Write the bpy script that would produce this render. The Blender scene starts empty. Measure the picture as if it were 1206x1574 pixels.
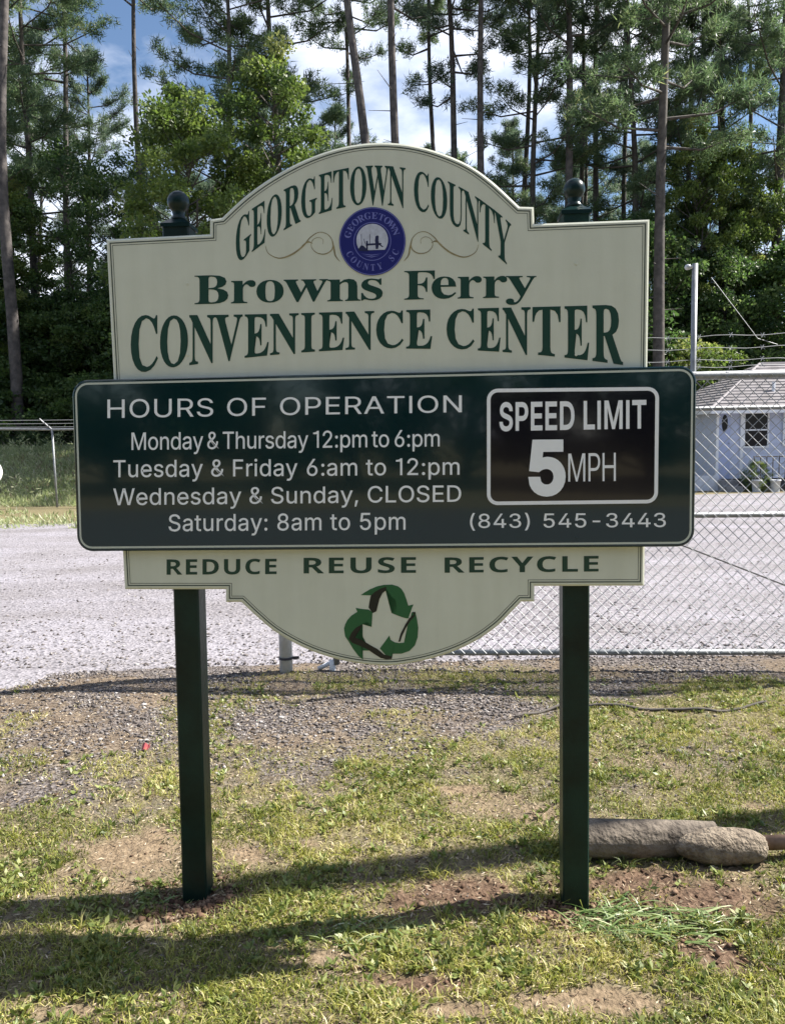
import bpy, bmesh, math, random
import numpy as np
from mathutils import Vector, Matrix

# ------------------------------------------------------------------ camera, world, sun, exposure
scn = bpy.context.scene
COL = scn.collection
EYE = 1.6
FOC = 1250.0            # focal length in pixels of a 1206 wide picture
PITCH, ROLL = 0.09, -0.0159
_f = np.array([0, math.cos(PITCH), -math.sin(PITCH)])
_u = np.array([0, math.sin(PITCH), math.cos(PITCH)])
_x = np.array([1.0, 0, 0])
CX = math.cos(ROLL)*_x + math.sin(ROLL)*_u
CU = -math.sin(ROLL)*_x + math.cos(ROLL)*_u
CF = _f
cam = bpy.data.cameras.new('camera')
cam.sensor_fit = 'HORIZONTAL'; cam.sensor_width = 36; cam.lens = FOC/1206*36
cam.clip_start = 0.05; cam.clip_end = 2000
camo = bpy.data.objects.new('camera', cam); COL.objects.link(camo)
m = Matrix.Identity(4)
for i in range(3):
    m[i][0] = CX[i]; m[i][1] = CU[i]; m[i][2] = -CF[i]
m[2][3] = EYE
camo.matrix_world = m
scn.camera = camo

SUN_AZ = math.radians(12)      # towards the sun: +X turned this much towards +Y
SUN_EL = math.radians(45)
sd = Vector((math.cos(SUN_AZ)*math.cos(SUN_EL), math.sin(SUN_AZ)*math.cos(SUN_EL), math.sin(SUN_EL)))
sl = bpy.data.lights.new('sun', 'SUN'); sl.energy = 5.0; sl.angle = math.radians(0.6); sl.color = (1.0, 0.95, 0.86)
so = bpy.data.objects.new('sun', sl); COL.objects.link(so)
so.rotation_euler = sd.to_track_quat('Z', 'Y').to_euler()
scn.view_settings.view_transform = 'Standard'; scn.view_settings.look = 'None'
scn.view_settings.exposure = 1.42; scn.view_settings.gamma = 1.0
scn.view_settings.use_curve_mapping = False

w = bpy.data.worlds.new('World'); scn.world = w; w.use_nodes = True
nt = w.node_tree; nt.nodes.clear()
N = nt.nodes.new
out = N('ShaderNodeOutputWorld'); bg = N('ShaderNodeBackground'); sky = N('ShaderNodeTexSky')
sky.sky_type = 'NISHITA'; sky.sun_disc = False
sky.sun_elevation = SUN_EL
sky.sun_rotation = math.radians(90) - SUN_AZ
sky.dust_density = 0.3; sky.air_density = 1.0; sky.ozone_density = 3.0
tc = N('ShaderNodeTexCoord'); mp = N('ShaderNodeMapping'); mp.inputs['Scale'].default_value = (1.0, 1.0, 2.2)
mp.inputs['Location'].default_value = (0.35, 0.1, 0.3)
nz = N('ShaderNodeTexNoise'); nz.inputs['Scale'].default_value = 2.3; nz.inputs['Detail'].default_value = 7; nz.inputs['Roughness'].default_value = 0.55
cr = N('ShaderNodeValToRGB'); cr.color_ramp.elements[0].position = 0.485; cr.color_ramp.elements[1].position = 0.66
mx = N('ShaderNodeMixRGB'); mx.inputs[2].default_value = (9.6, 9.9, 11.0, 1)
nt.links.new(tc.outputs['Generated'], mp.inputs[0]); nt.links.new(mp.outputs[0], nz.inputs['Vector'])
nt.links.new(nz.outputs['Fac'], cr.inputs[0]); nt.links.new(cr.outputs[0], mx.inputs[0])
nt.links.new(sky.outputs[0], mx.inputs[1]); nt.links.new(mx.outputs[0], bg.inputs['Color'])
bg.inputs['Strength'].default_value = 0.06
nt.links.new(bg.outputs[0], out.inputs[0])

random.seed(7)
RNG = np.random.default_rng(11)

# ------------------------------------------------------------------ projection helpers (where things stand)
def ray(px, py):
    return CF + (px-603)/FOC*CX + (787-py)/FOC*CU
def G(px, py):                       # point on the ground
    d = ray(px, py); t = -EYE/d[2]; return (d[0]*t, d[1]*t)
def AT(px, py, Y):                   # point at distance Y
    d = ray(px, py); t = Y/d[1]; return Vector((d[0]*t, Y, EYE + d[2]*t))
YAW = 0.0597
S0 = np.array([-0.0482, 2.6663, 0.0])
SU = np.array([math.cos(YAW), -math.sin(YAW), 0]); SN = np.array([-math.sin(YAW), -math.cos(YAW), 0])
def SL(px, py, off=0.0):             # sign-plane coordinates (along, up) in metres
    d = ray(px, py); c = np.array([0, 0, EYE])
    t = ((S0-c) @ SN + off)/(d @ SN)
    p = c + d*t - S0
    return (float(p @ SU), float(p[2]))

# ------------------------------------------------------------------ object helpers
def mesh_from(name, V, F):
    me = bpy.data.meshes.new(name); me.from_pydata([tuple(v) for v in V], [], [tuple(f) for f in F]); me.update(); return me
def np_mesh(name, V, tris, attr=None):
    V = np.asarray(V, dtype=np.float32); tris = np.asarray(tris, dtype=np.int32)
    me = bpy.data.meshes.new(name)
    me.vertices.add(len(V)); me.vertices.foreach_set('co', V.ravel())
    n = len(tris); k = tris.shape[1]
    me.loops.add(n*k); me.loops.foreach_set('vertex_index', tris.ravel())
    me.polygons.add(n); me.polygons.foreach_set('loop_start', np.arange(0, n*k, k, dtype=np.int32))
    me.polygons.foreach_set('loop_total', np.full(n, k, dtype=np.int32))
    me.update(calc_edges=True)
    if attr is not None:
        for an, av in attr.items():
            a = me.attributes.new(an, 'FLOAT', 'POINT'); a.data.foreach_set('value', np.asarray(av, dtype=np.float32))
    return me
def link(name, me, mat=None, parent=None, loc=None):
    o = bpy.data.objects.new(name, me); COL.objects.link(o)
    if mat is not None and me is not None and not me.materials:
        for mm in (mat if isinstance(mat, (list, tuple)) else [mat]): me.materials.append(mm)
    if parent is not None: o.parent = parent
    if loc is not None: o.location = loc
    return o
def tag(o, label=None, cat=None, group=None, kind=None):
    if label: o['label'] = label
    if cat: o['category'] = cat
    if group: o['group'] = group
    if kind: o['kind'] = kind
    return o
def thing(name, label, cat, loc=(0, 0, 0), rz=0, group=None):
    o = bpy.data.objects.new(name, None); COL.objects.link(o); o.location = loc; o.rotation_euler = (0, 0, rz)
    o.empty_display_size = 0.1
    return tag(o, label, cat, group)

class MB:
    def __init__(s): s.V = []; s.F = []; s.M = []
    def add(s, V, F, m=0):
        b = len(s.V); s.V += [tuple(v) for v in V]; s.F += [tuple(b+i for i in f) for f in F]; s.M += [m]*len(F)
    def box(s, x0, x1, y0, y1, z0, z1, m=0):
        s.add([(x0,y0,z0),(x1,y0,z0),(x1,y1,z0),(x0,y1,z0),(x0,y0,z1),(x1,y0,z1),(x1,y1,z1),(x0,y1,z1)],
              [(0,3,2,1),(4,5,6,7),(0,1,5,4),(1,2,6,5),(2,3,7,6),(3,0,4,7)], m)
    def tube(s, pts, r, n=8, m=0, caps=True):
        pts = [Vector(p) for p in pts]; rs = r if isinstance(r, (list, tuple)) else [r]*len(pts)
        V = []; F = []
        prev = None
        for i, p in enumerate(pts):
            d = (pts[min(i+1, len(pts)-1)] - pts[max(i-1, 0)]).normalized()
            if prev is None:
                a = d.cross(Vector((0, 0, 1))) if abs(d.z) < .95 else d.cross(Vector((1, 0, 0)))
            else: a = prev - d*prev.dot(d)
            a.normalize(); b = d.cross(a); prev = a
            for k in range(n):
                t = 2*math.pi*k/n; V.append(p + (a*math.cos(t) + b*math.sin(t))*rs[i])
        for i in range(len(pts)-1):
            for k in range(n):
                F.append((i*n+k, i*n+(k+1) % n, (i+1)*n+(k+1) % n, (i+1)*n+k))
        if caps and n > 2: F.append(tuple(range(n-1, -1, -1))); F.append(tuple((len(pts)-1)*n+k for k in range(n)))
        s.add(V, F, m)
    def lathe(s, prof, c=(0, 0, 0), n=24, m=0):
        V = []; F = []
        for r, z in prof:
            for k in range(n):
                t = 2*math.pi*k/n; V.append((c[0]+r*math.cos(t), c[1]+r*math.sin(t), c[2]+z))
        for i in range(len(prof)-1):
            for k in range(n): F.append((i*n+k, i*n+(k+1) % n, (i+1)*n+(k+1) % n, (i+1)*n+k))
        s.add(V, F, m)
    def mesh(s, name, smooth=False):
        me = mesh_from(name, s.V, s.F)
        me.polygons.foreach_set('material_index', s.M)
        if smooth: me.polygons.foreach_set('use_smooth', [True]*len(s.F))
        return me
    def obj(s, name, mat, parent=None, loc=None, smooth=False):
        return link(name, s.mesh(name, smooth), mat, parent, loc)

# ------------------------------------------------------------------ materials
def mat(name, col=(.5, .5, .5), rough=.6, var=0.0, vscale=8.0, bump=0.0, bscale=60.0, metal=0.0, coat=0.0, trans=0.0, col2=None, detail=5, spec=None, seam=None):
    M = bpy.data.materials.new(name); M.use_nodes = True
    n = M.node_tree; L = n.links.new; P = n.nodes['Principled BSDF']; O = n.nodes['Material Output']
    P.inputs['Base Color'].default_value = (*col, 1); P.inputs['Roughness'].default_value = rough
    P.inputs['Metallic'].default_value = metal; P.inputs['Coat Weight'].default_value = coat; P.inputs['Coat Roughness'].default_value = 0.04
    if spec is not None: P.inputs['Specular IOR Level'].default_value = spec
    T = n.nodes.new('ShaderNodeTexCoord')
    if var > 0 or col2:
        z = n.nodes.new('ShaderNodeTexNoise'); z.inputs['Scale'].default_value = vscale; z.inputs['Detail'].default_value = detail; z.inputs['Roughness'].default_value = .6
        L(T.outputs['Object'], z.inputs['Vector'])
        r = n.nodes.new('ShaderNodeValToRGB'); e = r.color_ramp.elements
        e[0].position = .35; e[1].position = .65
        c2 = col2 or tuple(c*(1+var) for c in col); c1 = col if col2 else tuple(c*(1-var) for c in col)
        e[0].color = (*c1, 1); e[1].color = (*c2, 1)
        L(z.outputs['Fac'], r.inputs[0]); L(r.outputs[0], P.inputs['Base Color'])
    if bump > 0:
        z2 = n.nodes.new('ShaderNodeTexNoise'); z2.inputs['Scale'].default_value = bscale; z2.inputs['Detail'].default_value = 6
        L(T.outputs['Object'], z2.inputs['Vector'])
        b = n.nodes.new('ShaderNodeBump'); b.inputs['Strength'].default_value = bump; b.inputs['Distance'].default_value = .02
        L(z2.outputs['Fac'], b.inputs['Height']); L(b.outputs[0], P.inputs['Normal'])
    return M
def leafmat(name, stops, trans=.35, rough=.5, attr='tint', spec=.4):
    M = bpy.data.materials.new(name); M.use_nodes = True
    n = M.node_tree; L = n.links.new; P = n.nodes['Principled BSDF']; O = n.nodes['Material Output']
    A = n.nodes.new('ShaderNodeAttribute'); A.attribute_name = attr
    r = n.nodes.new('ShaderNodeValToRGB'); e = r.color_ramp.elements
    while len(e) < len(stops): e.new(.5)
    for i, (p, c) in enumerate(stops): e[i].position = p; e[i].color = (*c, 1)
    L(A.outputs['Fac'], r.inputs[0]); L(r.outputs[0], P.inputs['Base Color'])
    P.inputs['Roughness'].default_value = rough; P.inputs['Specular IOR Level'].default_value = spec
    tr = n.nodes.new('ShaderNodeBsdfTranslucent'); mixs = n.nodes.new('ShaderNodeMixShader'); mixs.inputs[0].default_value = trans
    hs = n.nodes.new('ShaderNodeHueSaturation'); hs.inputs['Value'].default_value = 1.5; hs.inputs['Saturation'].default_value = 1.1
    L(r.outputs[0], hs.inputs['Color']); L(hs.outputs[0], tr.inputs['Color'])
    L(P.outputs[0], mixs.inputs[1]); L(tr.outputs[0], mixs.inputs[2]); L(mixs.outputs[0], O.inputs['Surface'])
    return M

M_cream = mat('cream_sign_paint', (.64, .65, .55), .42, var=.03, vscale=5, bump=.03, bscale=120)
def weather(M, amt):
    n = M.node_tree; L = n.links.new; P = n.nodes['Principled BSDF']; src = P.inputs['Base Color'].links[0].from_socket
    T = n.nodes.new('ShaderNodeTexCoord'); mp = n.nodes.new('ShaderNodeMapping'); mp.inputs['Scale'].default_value = (9, 9, .9); L(T.outputs['Object'], mp.inputs[0])
    z = n.nodes.new('ShaderNodeTexNoise'); z.inputs['Scale'].default_value = 2.2; z.inputs['Detail'].default_value = 7; L(mp.outputs[0], z.inputs['Vector'])
    r = n.nodes.new('ShaderNodeValToRGB'); r.color_ramp.elements[0].position = .30; r.color_ramp.elements[0].color = (1-amt, 1-amt, 1-amt*1.25, 1); r.color_ramp.elements[1].position = .62; r.color_ramp.elements[1].color = (1, 1, 1, 1)
    L(z.outputs['Fac'], r.inputs[0]); q = n.nodes.new('ShaderNodeMixRGB'); q.blend_type = 'MULTIPLY'; q.inputs[0].default_value = 1; L(src, q.inputs[1]); L(r.outputs[0], q.inputs[2]); L(q.outputs[0], P.inputs['Base Color'])
weather(M_cream, .055)
M_sgreen = mat('dark_green_vinyl', (.006, .045, .030), .4)
M_line = mat('dark_border_paint', (.03, .045, .035), .5)
M_post = mat('dark_green_post_paint', (.0035, .018, .014), .42, var=.45, vscale=5, bump=.12, bscale=45, spec=.3)
M_fin = mat('dark_finial_paint', (.004, .017, .017), .3, spec=.25)
M_panel = mat('gloss_green_panel', (.003, .020, .024), .10, var=.08, vscale=3, bump=.012, bscale=6, coat=.6)
M_black = mat('gloss_black_plate', (.005, .004, .010), .12, bump=.01, bscale=7, coat=.6)
M_white = mat('white_vinyl', (.86, .87, .90), .45)
M_silver = mat('pale_border_vinyl', (.52, .55, .49), .45)
M_blue = mat('seal_blue', (.008, .010, .15), .4)
M_sealw = mat('seal_white', (.50, .52, .62), .5, var=.12, vscale=60)
M_sealt = mat('seal_lettering', (.16, .17, .48), .5)
M_gold = mat('faded_gold_print', (.27, .22, .11), .5, var=.35, vscale=30)
M_rgreen = mat('emblem_green', (.010, .105, .035), .4)
M_rblack = mat('emblem_black', (.004, .006, .005), .45)
M_galv = mat('galvanised_steel', (.24, .25, .265), .5, var=.2, vscale=18, metal=.3, bump=.05, bscale=80)
M_wire = mat('galvanised_wire', (.29, .30, .315), .55, metal=.3)
M_thin = mat('dull_old_wire', (.10, .105, .11), .8)
M_whitep = mat('weathered_white_paint', (.55, .57, .62), .5, var=.12, vscale=14, bump=.1, bscale=50)
M_bark = mat('pine_bark', (.045, .040, .042), .9, col2=(.12, .105, .10), vscale=5, bump=.8, bscale=9)
M_barkd = mat('dark_bark', (.045, .040, .036), .9, col2=(.11, .095, .085), vscale=5, bump=.6, bscale=9)
M_pine = leafmat('pine_needles', [(0, (.05, .085, .045)), (.5, (.105, .155, .078)), (.85, (.16, .21, .10)), (1, (.23, .25, .12))], .45)
M_pine2 = leafmat('pine_needles_blue', [(0, (.048, .078, .055)), (.5, (.10, .145, .092)), (1, (.17, .21, .13))], .43)
M_leaf = leafmat('light_leaves', [(0, (.045, .078, .025)), (.5, (.115, .165, .042)), (.85, (.19, .235, .07)), (1, (.27, .29, .11))], .42)
M_leafd = leafmat('dark_leaves', [(0, (.030, .060, .022)), (.5, (.070, .12, .038)), (.9, (.13, .185, .06)), (1, (.19, .23, .09))], .46)
M_weed = leafmat('tall_weed_leaves', [(0, (.15, .19, .08)), (.5, (.27, .31, .15)), (.8, (.39, .40, .25)), (1, (.52, .50, .40))], .45)
M_grass = leafmat('lawn_grass', [(0, (.07, .095, .02)), (.3, (.19, .215, .040)), (.6, (.35, .34, .08)), (.8, (.45, .40, .16)), (1, (.55, .48, .28))], .26, rough=.55)
M_broad = leafmat('weed_leaves', [(0, (.08, .12, .03)), (.5, (.20, .235, .065)), (1, (.34, .34, .14))], .25, rough=.45)
M_litter = leafmat('straw_litter', [(0, (.07, .045, .03)), (.5, (.28, .21, .13)), (1, (.52, .44, .33))], .1, rough=.8)
M_longg = leafmat('long_pale_grass', [(0, (.06, .11, .03)), (.5, (.17, .24, .08)), (.85, (.34, .40, .20)), (1, (.52, .54, .34))], .35, rough=.35)
M_stone = leafmat('loose_gravel', [(0, (.04, .034, .034)), (.4, (.11, .096, .092)), (.75, (.20, .18, .17)), (1, (.36, .34, .33))], .0, rough=.85, spec=.2)
M_clod = leafmat('red_soil_clods', [(0, (.05, .03, .022)), (.6, (.14, .088, .06)), (1, (.27, .19, .13))], .0, rough=.95, spec=.1)

# ------------------------------------------------------------------ numpy noise
def vnoise(x, y, seed=0):
    xi = np.floor(x).astype(np.int64); yi = np.floor(y).astype(np.int64); fx = x-xi; fy = y-yi
    fx = fx*fx*(3-2*fx); fy = fy*fy*(3-2*fy)
    def h(a, b):
        n = (a*374761393 + b*668265263 + seed*1442695041) & 0xFFFFFFFF
        n = ((n ^ (n >> 13))*1274126177) & 0xFFFFFFFF
        return ((n ^ (n >> 16)) & 0xFFFFFF)/float(0xFFFFFF)
    return (h(xi, yi)*(1-fx)+h(xi+1, yi)*fx)*(1-fy) + (h(xi, yi+1)*(1-fx)+h(xi+1, yi+1)*fx)*fy
def fbm(x, y, s, seed=0, o=4):
    v = 0; a = .5; t = 0
    for i in range(o):
        v = v + a*vnoise(x*s, y*s, seed+i*17); t += a; a *= .5; s *= 2.03
    return v/t
def sstep(a, b, x):
    t = np.clip((x-a)/(b-a), 0, 1); return t*t*(3-2*t)

# ------------------------------------------------------------------ ground masks in world metres
def blob(px, py, rx, ry):
    x, y = G(px, py); x1, _ = G(px+rx, py); _, y1 = G(px, py-ry); return (x, y, abs(x1-x), abs(y1-y))
BARE = [blob(195, 1325, 105, 45), blob(375, 1315, 60, 28), blob(225, 1420, 55, 18), blob(300, 1385, 60, 20), blob(1120, 1380, 120, 32), blob(1100, 1475, 60, 30),
        blob(880, 1398, 60, 22), blob(720, 1375, 130, 24), blob(980, 1350, 90, 16), blob(620, 1515, 70, 16), blob(100, 1557, 60, 10), blob(700, 1555, 60, 10),
        blob(900, 1540, 110, 18), blob(500, 1475, 50, 10), blob(470, 1300, 40, 12), blob(1150, 1240, 60, 10), blob(700, 1215, 50, 10)]
REDD = [blob(300, 1390, 45, 18), blob(885, 1404, 50, 16), blob(720, 1380, 170, 30), blob(880, 1400, 70, 25), blob(1120, 1385, 140, 45), blob(980, 1350, 120, 22), blob(300, 1395, 70, 25), blob(1130, 1465, 90, 40), blob(640, 1510, 80, 20)]
def blobs(L, x, y, wob):
    v = np.zeros_like(x)
    for (a, b, rx, ry) in L:
        d = np.sqrt(((x-a)/rx)**2 + ((y-b)/ry)**2)
        v = np.maximum(v, 1-sstep(.45, 1.45, d+wob))
    return v
FEET = [G(300, 1386), G(885, 1402)]
def grass_edge(x):
    return np.interp(x, [-4, -1.7, -.5, .1, .7, 1.1, 1.6, 2.5, 6], [3.55, 3.6, 3.72, 3.95, 4.35, 4.7, 4.95, 5.05, 5.2])
def masks(x, y):
    wob = (fbm(x, y, 2.2, 3)-.5)*2.0 + (fbm(x, y, 9, 5)-.5)*1.3
    bare = np.maximum(blobs(BARE, x, y, wob*.8), .75*sstep(.58, .70, fbm(x, y, 2.4, 201, 4))*(1-sstep(3.6, 4.4, y)))
    red = blobs(REDD, x, y, wob)
    e = grass_edge(x) + wob*.55
    g = 1-sstep(-.15, .25, y-e)
    strip = np.exp(-((y-(5.25+.05*x))/.22)**2)*sstep(-1.4, -.8, x)*(1-sstep(.9, 1.7, x))*sstep(.35, .6, fbm(x, y, 2.7, 9))
    strip2 = sstep(.52, .68, fbm(x, y, 1.8, 21))*.55*sstep(3.5, 4, y)*(1-sstep(5.3, 5.6, y))
    g = np.maximum(g, np.maximum(strip, strip2))
    pt = sstep(.30, .60, fbm(x, y, 3.1, 31, 5)*.6 + fbm(x, y, 13, 41)*.4)
    g = g*(1-bare)*(.28+.72*pt)
    return g, bare, red
def height(x, y):
    h = (fbm(x, y, 1.1, 51)-.5)*.05 + (fbm(x, y, 7, 61)-.5)*.022 + (fbm(x, y, 28, 71, 3)-.5)*.010
    g, bare, red = masks(x, y)
    h = h + red*(fbm(x, y, 22, 81, 3)-.45)*.035
    for (a, b) in FEET: h = h - .026*np.exp(-(((x-a)/.16)**2+((y-b)/.13)**2))
    fade = 1-sstep(5.3, 5.9, y)
    return h*fade*sstep(-4, -1, y+0) - .035*(sstep(5.5, 6.3, y))*(1-sstep(14, 17, y))

def axis(a, b, st, far, n):
    core = np.arange(a, b+st/2, st)
    g = np.geomspace(st, far, n)
    return np.concatenate([a-g[::-1], core, b+g])
xs = axis(-3.4, 4.2, .022, 320, 34); ys = axis(1.5, 6.1, .022, 320, 40)
XX, YY = np.meshgrid(xs, ys); sh = XX.shape
x = XX.ravel(); y = YY.ravel()
z = height(x, y)
idx = np.arange(len(x)).reshape(sh)
quads = np.stack([idx[:-1, :-1].ravel(), idx[:-1, 1:].ravel(), idx[1:, 1:].ravel(), idx[1:, :-1].ravel()], -1)
g, bare, red = masks(x, y)
near = (1-sstep(15, 17, np.abs(y)))*1.0
g = np.where(y > 9, .75, g); g = np.where(y < 1.2, .8, g)
grav = np.where((y > 3) & (y < 7), 1-g, 0.0)*(1-bare)*sstep(.30, .58, fbm(x, y, 2.6, 171, 5))
me = np_mesh('ground', np.stack([x, y, z], -1), quads, dict(grass=g, bare=bare, red=red, gravelly=grav))
me.polygons.foreach_set('use_smooth', [True]*len(me.polygons))

def ground_material():
    M = bpy.data.materials.new('soil_and_turf'); M.use_nodes = True; n = M.node_tree; L = n.links.new; P = n.nodes['Principled BSDF']
    T = n.nodes.new('ShaderNodeTexCoord')
    def noise(s, d=6, r=.65):
        z = n.nodes.new('ShaderNodeTexNoise'); z.inputs['Scale'].default_value = s; z.inputs['Detail'].default_value = d; z.inputs['Roughness'].default_value = r
        L(T.outputs['Object'], z.inputs['Vector']); return z.outputs['Fac']
    def ramp(f, st):
        r = n.nodes.new('ShaderNodeValToRGB'); e = r.color_ramp.elements
        while len(e) < len(st): e.new(.5)
        for i, (p, c) in enumerate(st): e[i].position = p; e[i].color = (*c, 1)
        L(f, r.inputs[0]); return r.outputs[0]
    def mix(f, a, b):
        q = n.nodes.new('ShaderNodeMixRGB'); L(f, q.inputs[0]); L(a, q.inputs[1]); L(b, q.inputs[2]); return q.outputs[0]
    def at(k):
        a = n.nodes.new('ShaderNodeAttribute'); a.attribute_name = k; return a.outputs['Fac']
    dirt = ramp(noise(38), [(.3, (.075, .055, .042)), (.5, (.165, .128, .095)), (.7, (.28, .225, .17))])
    sand = ramp(noise(30), [(.3, (.13, .095, .062)), (.55, (.25, .185, .12)), (.75, (.34, .265, .185))])
    redc = ramp(noise(45), [(.3, (.055, .034, .024)), (.55, (.15, .098, .066)), (.75, (.25, .175, .125))])
    turf = ramp(noise(50), [(.3, (.08, .065, .035)), (.5, (.17, .15, .075)), (.7, (.30, .26, .15))])
    vor = n.nodes.new('ShaderNodeTexVoronoi'); vor.inputs['Scale'].default_value = 70; L(T.outputs['Object'], vor.inputs['Vector'])
    sep = n.nodes.new('ShaderNodeSeparateColor'); L(vor.outputs['Color'], sep.inputs[0])
    gravel = ramp(sep.outputs[0], [(0, (.045, .038, .036)), (.5, (.12, .103, .097)), (1, (.24, .215, .21))])
    c = mix(at('gravelly'), dirt, gravel)
    c = mix(at('bare'), c, sand)
    c = mix(at('red'), c, redc)
    c = mix(at('grass'), c, turf)
    L(c, P.inputs['Base Color']); P.inputs['Roughness'].default_value = .95; P.inputs['Specular IOR Level'].default_value = .15
    b = n.nodes.new('ShaderNodeBump'); b.inputs['Strength'].default_value = .9; b.inputs['Distance'].default_value = .012
    L(noise(90, 5, .7), b.inputs['Height'])
    b2 = n.nodes.new('ShaderNodeBump'); b2.inputs['Strength'].default_value = .6; b2.inputs['Distance'].default_value = .008
    L(vor.outputs['Distance'], b2.inputs['Height']); L(b.outputs[0], b2.inputs['Normal']); L(b2.outputs[0], P.inputs['Normal'])
    return M
M_soil = ground_material()
tag(link('ground', me, M_soil), kind='structure')
# low grassy bank added behind the rear fence so its weeds stay sunlit
def bank(x, y): return 1.45*sstep(20.9, 29, y)*(1-sstep(-6.0, -2.5, x))*(.92+.16*fbm(x, y, .4, 301))-.01
bx, by_ = np.meshgrid(np.linspace(-34, -2, 90), np.linspace(20.7, 42, 60)); bx = bx.ravel(); by_ = by_.ravel()
ii = np.arange(90*60).reshape(60, 90); q = np.stack([ii[:-1, :-1].ravel(), ii[:-1, 1:].ravel(), ii[1:, 1:].ravel(), ii[1:, :-1].ravel()], -1)
me = np_mesh('added_bank', np.stack([bx, by_, bank(bx, by_)], -1), q, dict(grass=np.full(5400, .8), bare=np.zeros(5400), red=np.zeros(5400), gravelly=np.zeros(5400)))
me.polygons.foreach_set('use_smooth', [True]*len(me.polygons)); tag(link('added_bank', me, M_soil), kind='structure')

# gravel lot behind the gate
def lot_material(name, scale=1.0, tint=1.0):
    M = bpy.data.materials.new(name); M.use_nodes = True; n = M.node_tree; L = n.links.new; P = n.nodes['Principled BSDF']
    T = n.nodes.new('ShaderNodeTexCoord')
    vor = n.nodes.new('ShaderNodeTexVoronoi'); vor.inputs['Scale'].default_value = 42*scale; L(T.outputs['Object'], vor.inputs['Vector'])
    sep = n.nodes.new('ShaderNodeSeparateColor'); L(vor.outputs['Color'], sep.inputs[0])
    r = n.nodes.new('ShaderNodeValToRGB'); e = r.color_ramp.elements
    e[0].position = 0; e[0].color = (.11*tint, .107*tint, .113*tint, 1); e[1].position = .2; e[1].color = (.20*tint, .193*tint, .207*tint, 1)
    k = e.new(1); k.color = (.28*tint, .271*tint, .287*tint, 1)
    L(sep.outputs[0], r.inputs[0])
    z = n.nodes.new('ShaderNodeTexNoise'); z.inputs['Scale'].default_value = .9; z.inputs['Detail'].default_value = 8; z.inputs['Roughness'].default_value = .6
    L(T.outputs['Object'], z.inputs['Vector'])
    r2 = n.nodes.new('ShaderNodeValToRGB'); r2.color_ramp.elements[0].position = .3; r2.color_ramp.elements[0].color = (.86, .83, .82, 1)
    r2.color_ramp.elements[1].position = .65; r2.color_ramp.elements[1].color = (1.08, 1.06, 1.1, 1)
    L(z.outputs['Fac'], r2.inputs[0])
    q = n.nodes.new('ShaderNodeMixRGB'); q.blend_type = 'MULTIPLY'; q.inputs[0].default_value = 1; L(r.outputs[0], q.inputs[1]); L(r2.outputs[0], q.inputs[2])
    mp = n.nodes.new('ShaderNodeMapping'); mp.inputs['Rotation'].default_value = (0, 0, .35); mp.inputs['Scale'].default_value = (.12, 1.3, 1)
    L(T.outputs['Object'], mp.inputs[0]); zt = n.nodes.new('ShaderNodeTexNoise'); zt.inputs['Scale'].default_value = 1.0; zt.inputs['Detail'].default_value = 4; L(mp.outputs[0], zt.inputs['Vector'])
    rt = n.nodes.new('ShaderNodeValToRGB'); rt.color_ramp.elements[0].position = .38; rt.color_ramp.elements[0].color = (.88, .87, .86, 1); rt.color_ramp.elements[1].position = .58; rt.color_ramp.elements[1].color = (1.06, 1.06, 1.07, 1)
    L(zt.outputs['Fac'], rt.inputs[0]); q2 = n.nodes.new('ShaderNodeMixRGB'); q2.blend_type = 'MULTIPLY'; q2.inputs[0].default_value = 1; L(q.outputs[0], q2.inputs[1]); L(rt.outputs[0], q2.inputs[2]); q = q2
    L(q.outputs[0], P.inputs['Base Color']); P.inputs['Roughness'].default_value = .9; P.inputs['Specular IOR Level'].default_value = .25
    b = n.nodes.new('ShaderNodeBump'); b.inputs['Strength'].default_value = .7; b.inputs['Distance'].default_value = .012
    L(vor.outputs['Distance'], b.inputs['Height']); L(b.outputs[0], P.inputs['Normal'])
    return M
M_lot = lot_material('pale_gravel')
nearp = [G(-900, 1120), G(-300, 1085), G(0, 1056), G(180, 1040), G(330, 1028), G(480, 1022), G(720, 1014), G(860, 1009), G(1206, 1008), G(1500, 1010), G(2400, 1020)]
farp = [G(-500, 812), G(-100, 806), G(110, 800), G(500, 785), G(900, 762), G(1206, 753), G(1600, 752), G(2000, 753)]
def dens(P, st):
    o = []
    for a, b in zip(P[:-1], P[1:]):
        n = max(1, int(math.dist(a, b)/st)); o += [(a[0]+(b[0]-a[0])*i/n, a[1]+(b[1]-a[1])*i/n) for i in range(n)]
    return o+[P[-1]]
A = dens(nearp, .05); B = dens(farp, .25)
def wobp(P, a, s): 
    return [(p[0], p[1] + a*(float(fbm(np.array([p[0]]), np.array([p[1]]), s, 77)[0])-.5)) for p in P]
A = wobp(A, .28, 3); B = wobp(B, 1.4, .8)
NC = 220
def resam(P, n):
    P = np.array(P); d = np.concatenate([[0], np.cumsum(np.hypot(*np.diff(P, axis=0).T))]); t = np.linspace(0, d[-1], n)
    return np.stack([np.interp(t, d, P[:, 0]), np.interp(t, d, P[:, 1])], -1)
A = resam(A, NC); B = resam(B, NC); NR = 24
V = []; 
for j in range(NR):
    t = (j/(NR-1))**1.6
    zz = -.012+.018*min(1, j/2)
    for i in range(NC): V.append((A[i][0]*(1-t)+B[i][0]*t, A[i][1]*(1-t)+B[i][1]*t, zz if j < NR-1 else -.02))
ii = np.arange(NR*NC).reshape(NR, NC)
q = np.stack([ii[:-1, :-1].ravel(), ii[:-1, 1:].ravel(), ii[1:, 1:].ravel(), ii[1:, :-1].ravel()], -1)
tag(link('gravel_lot', np_mesh('gravel_lot', V, q), M_lot), kind='structure')
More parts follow.
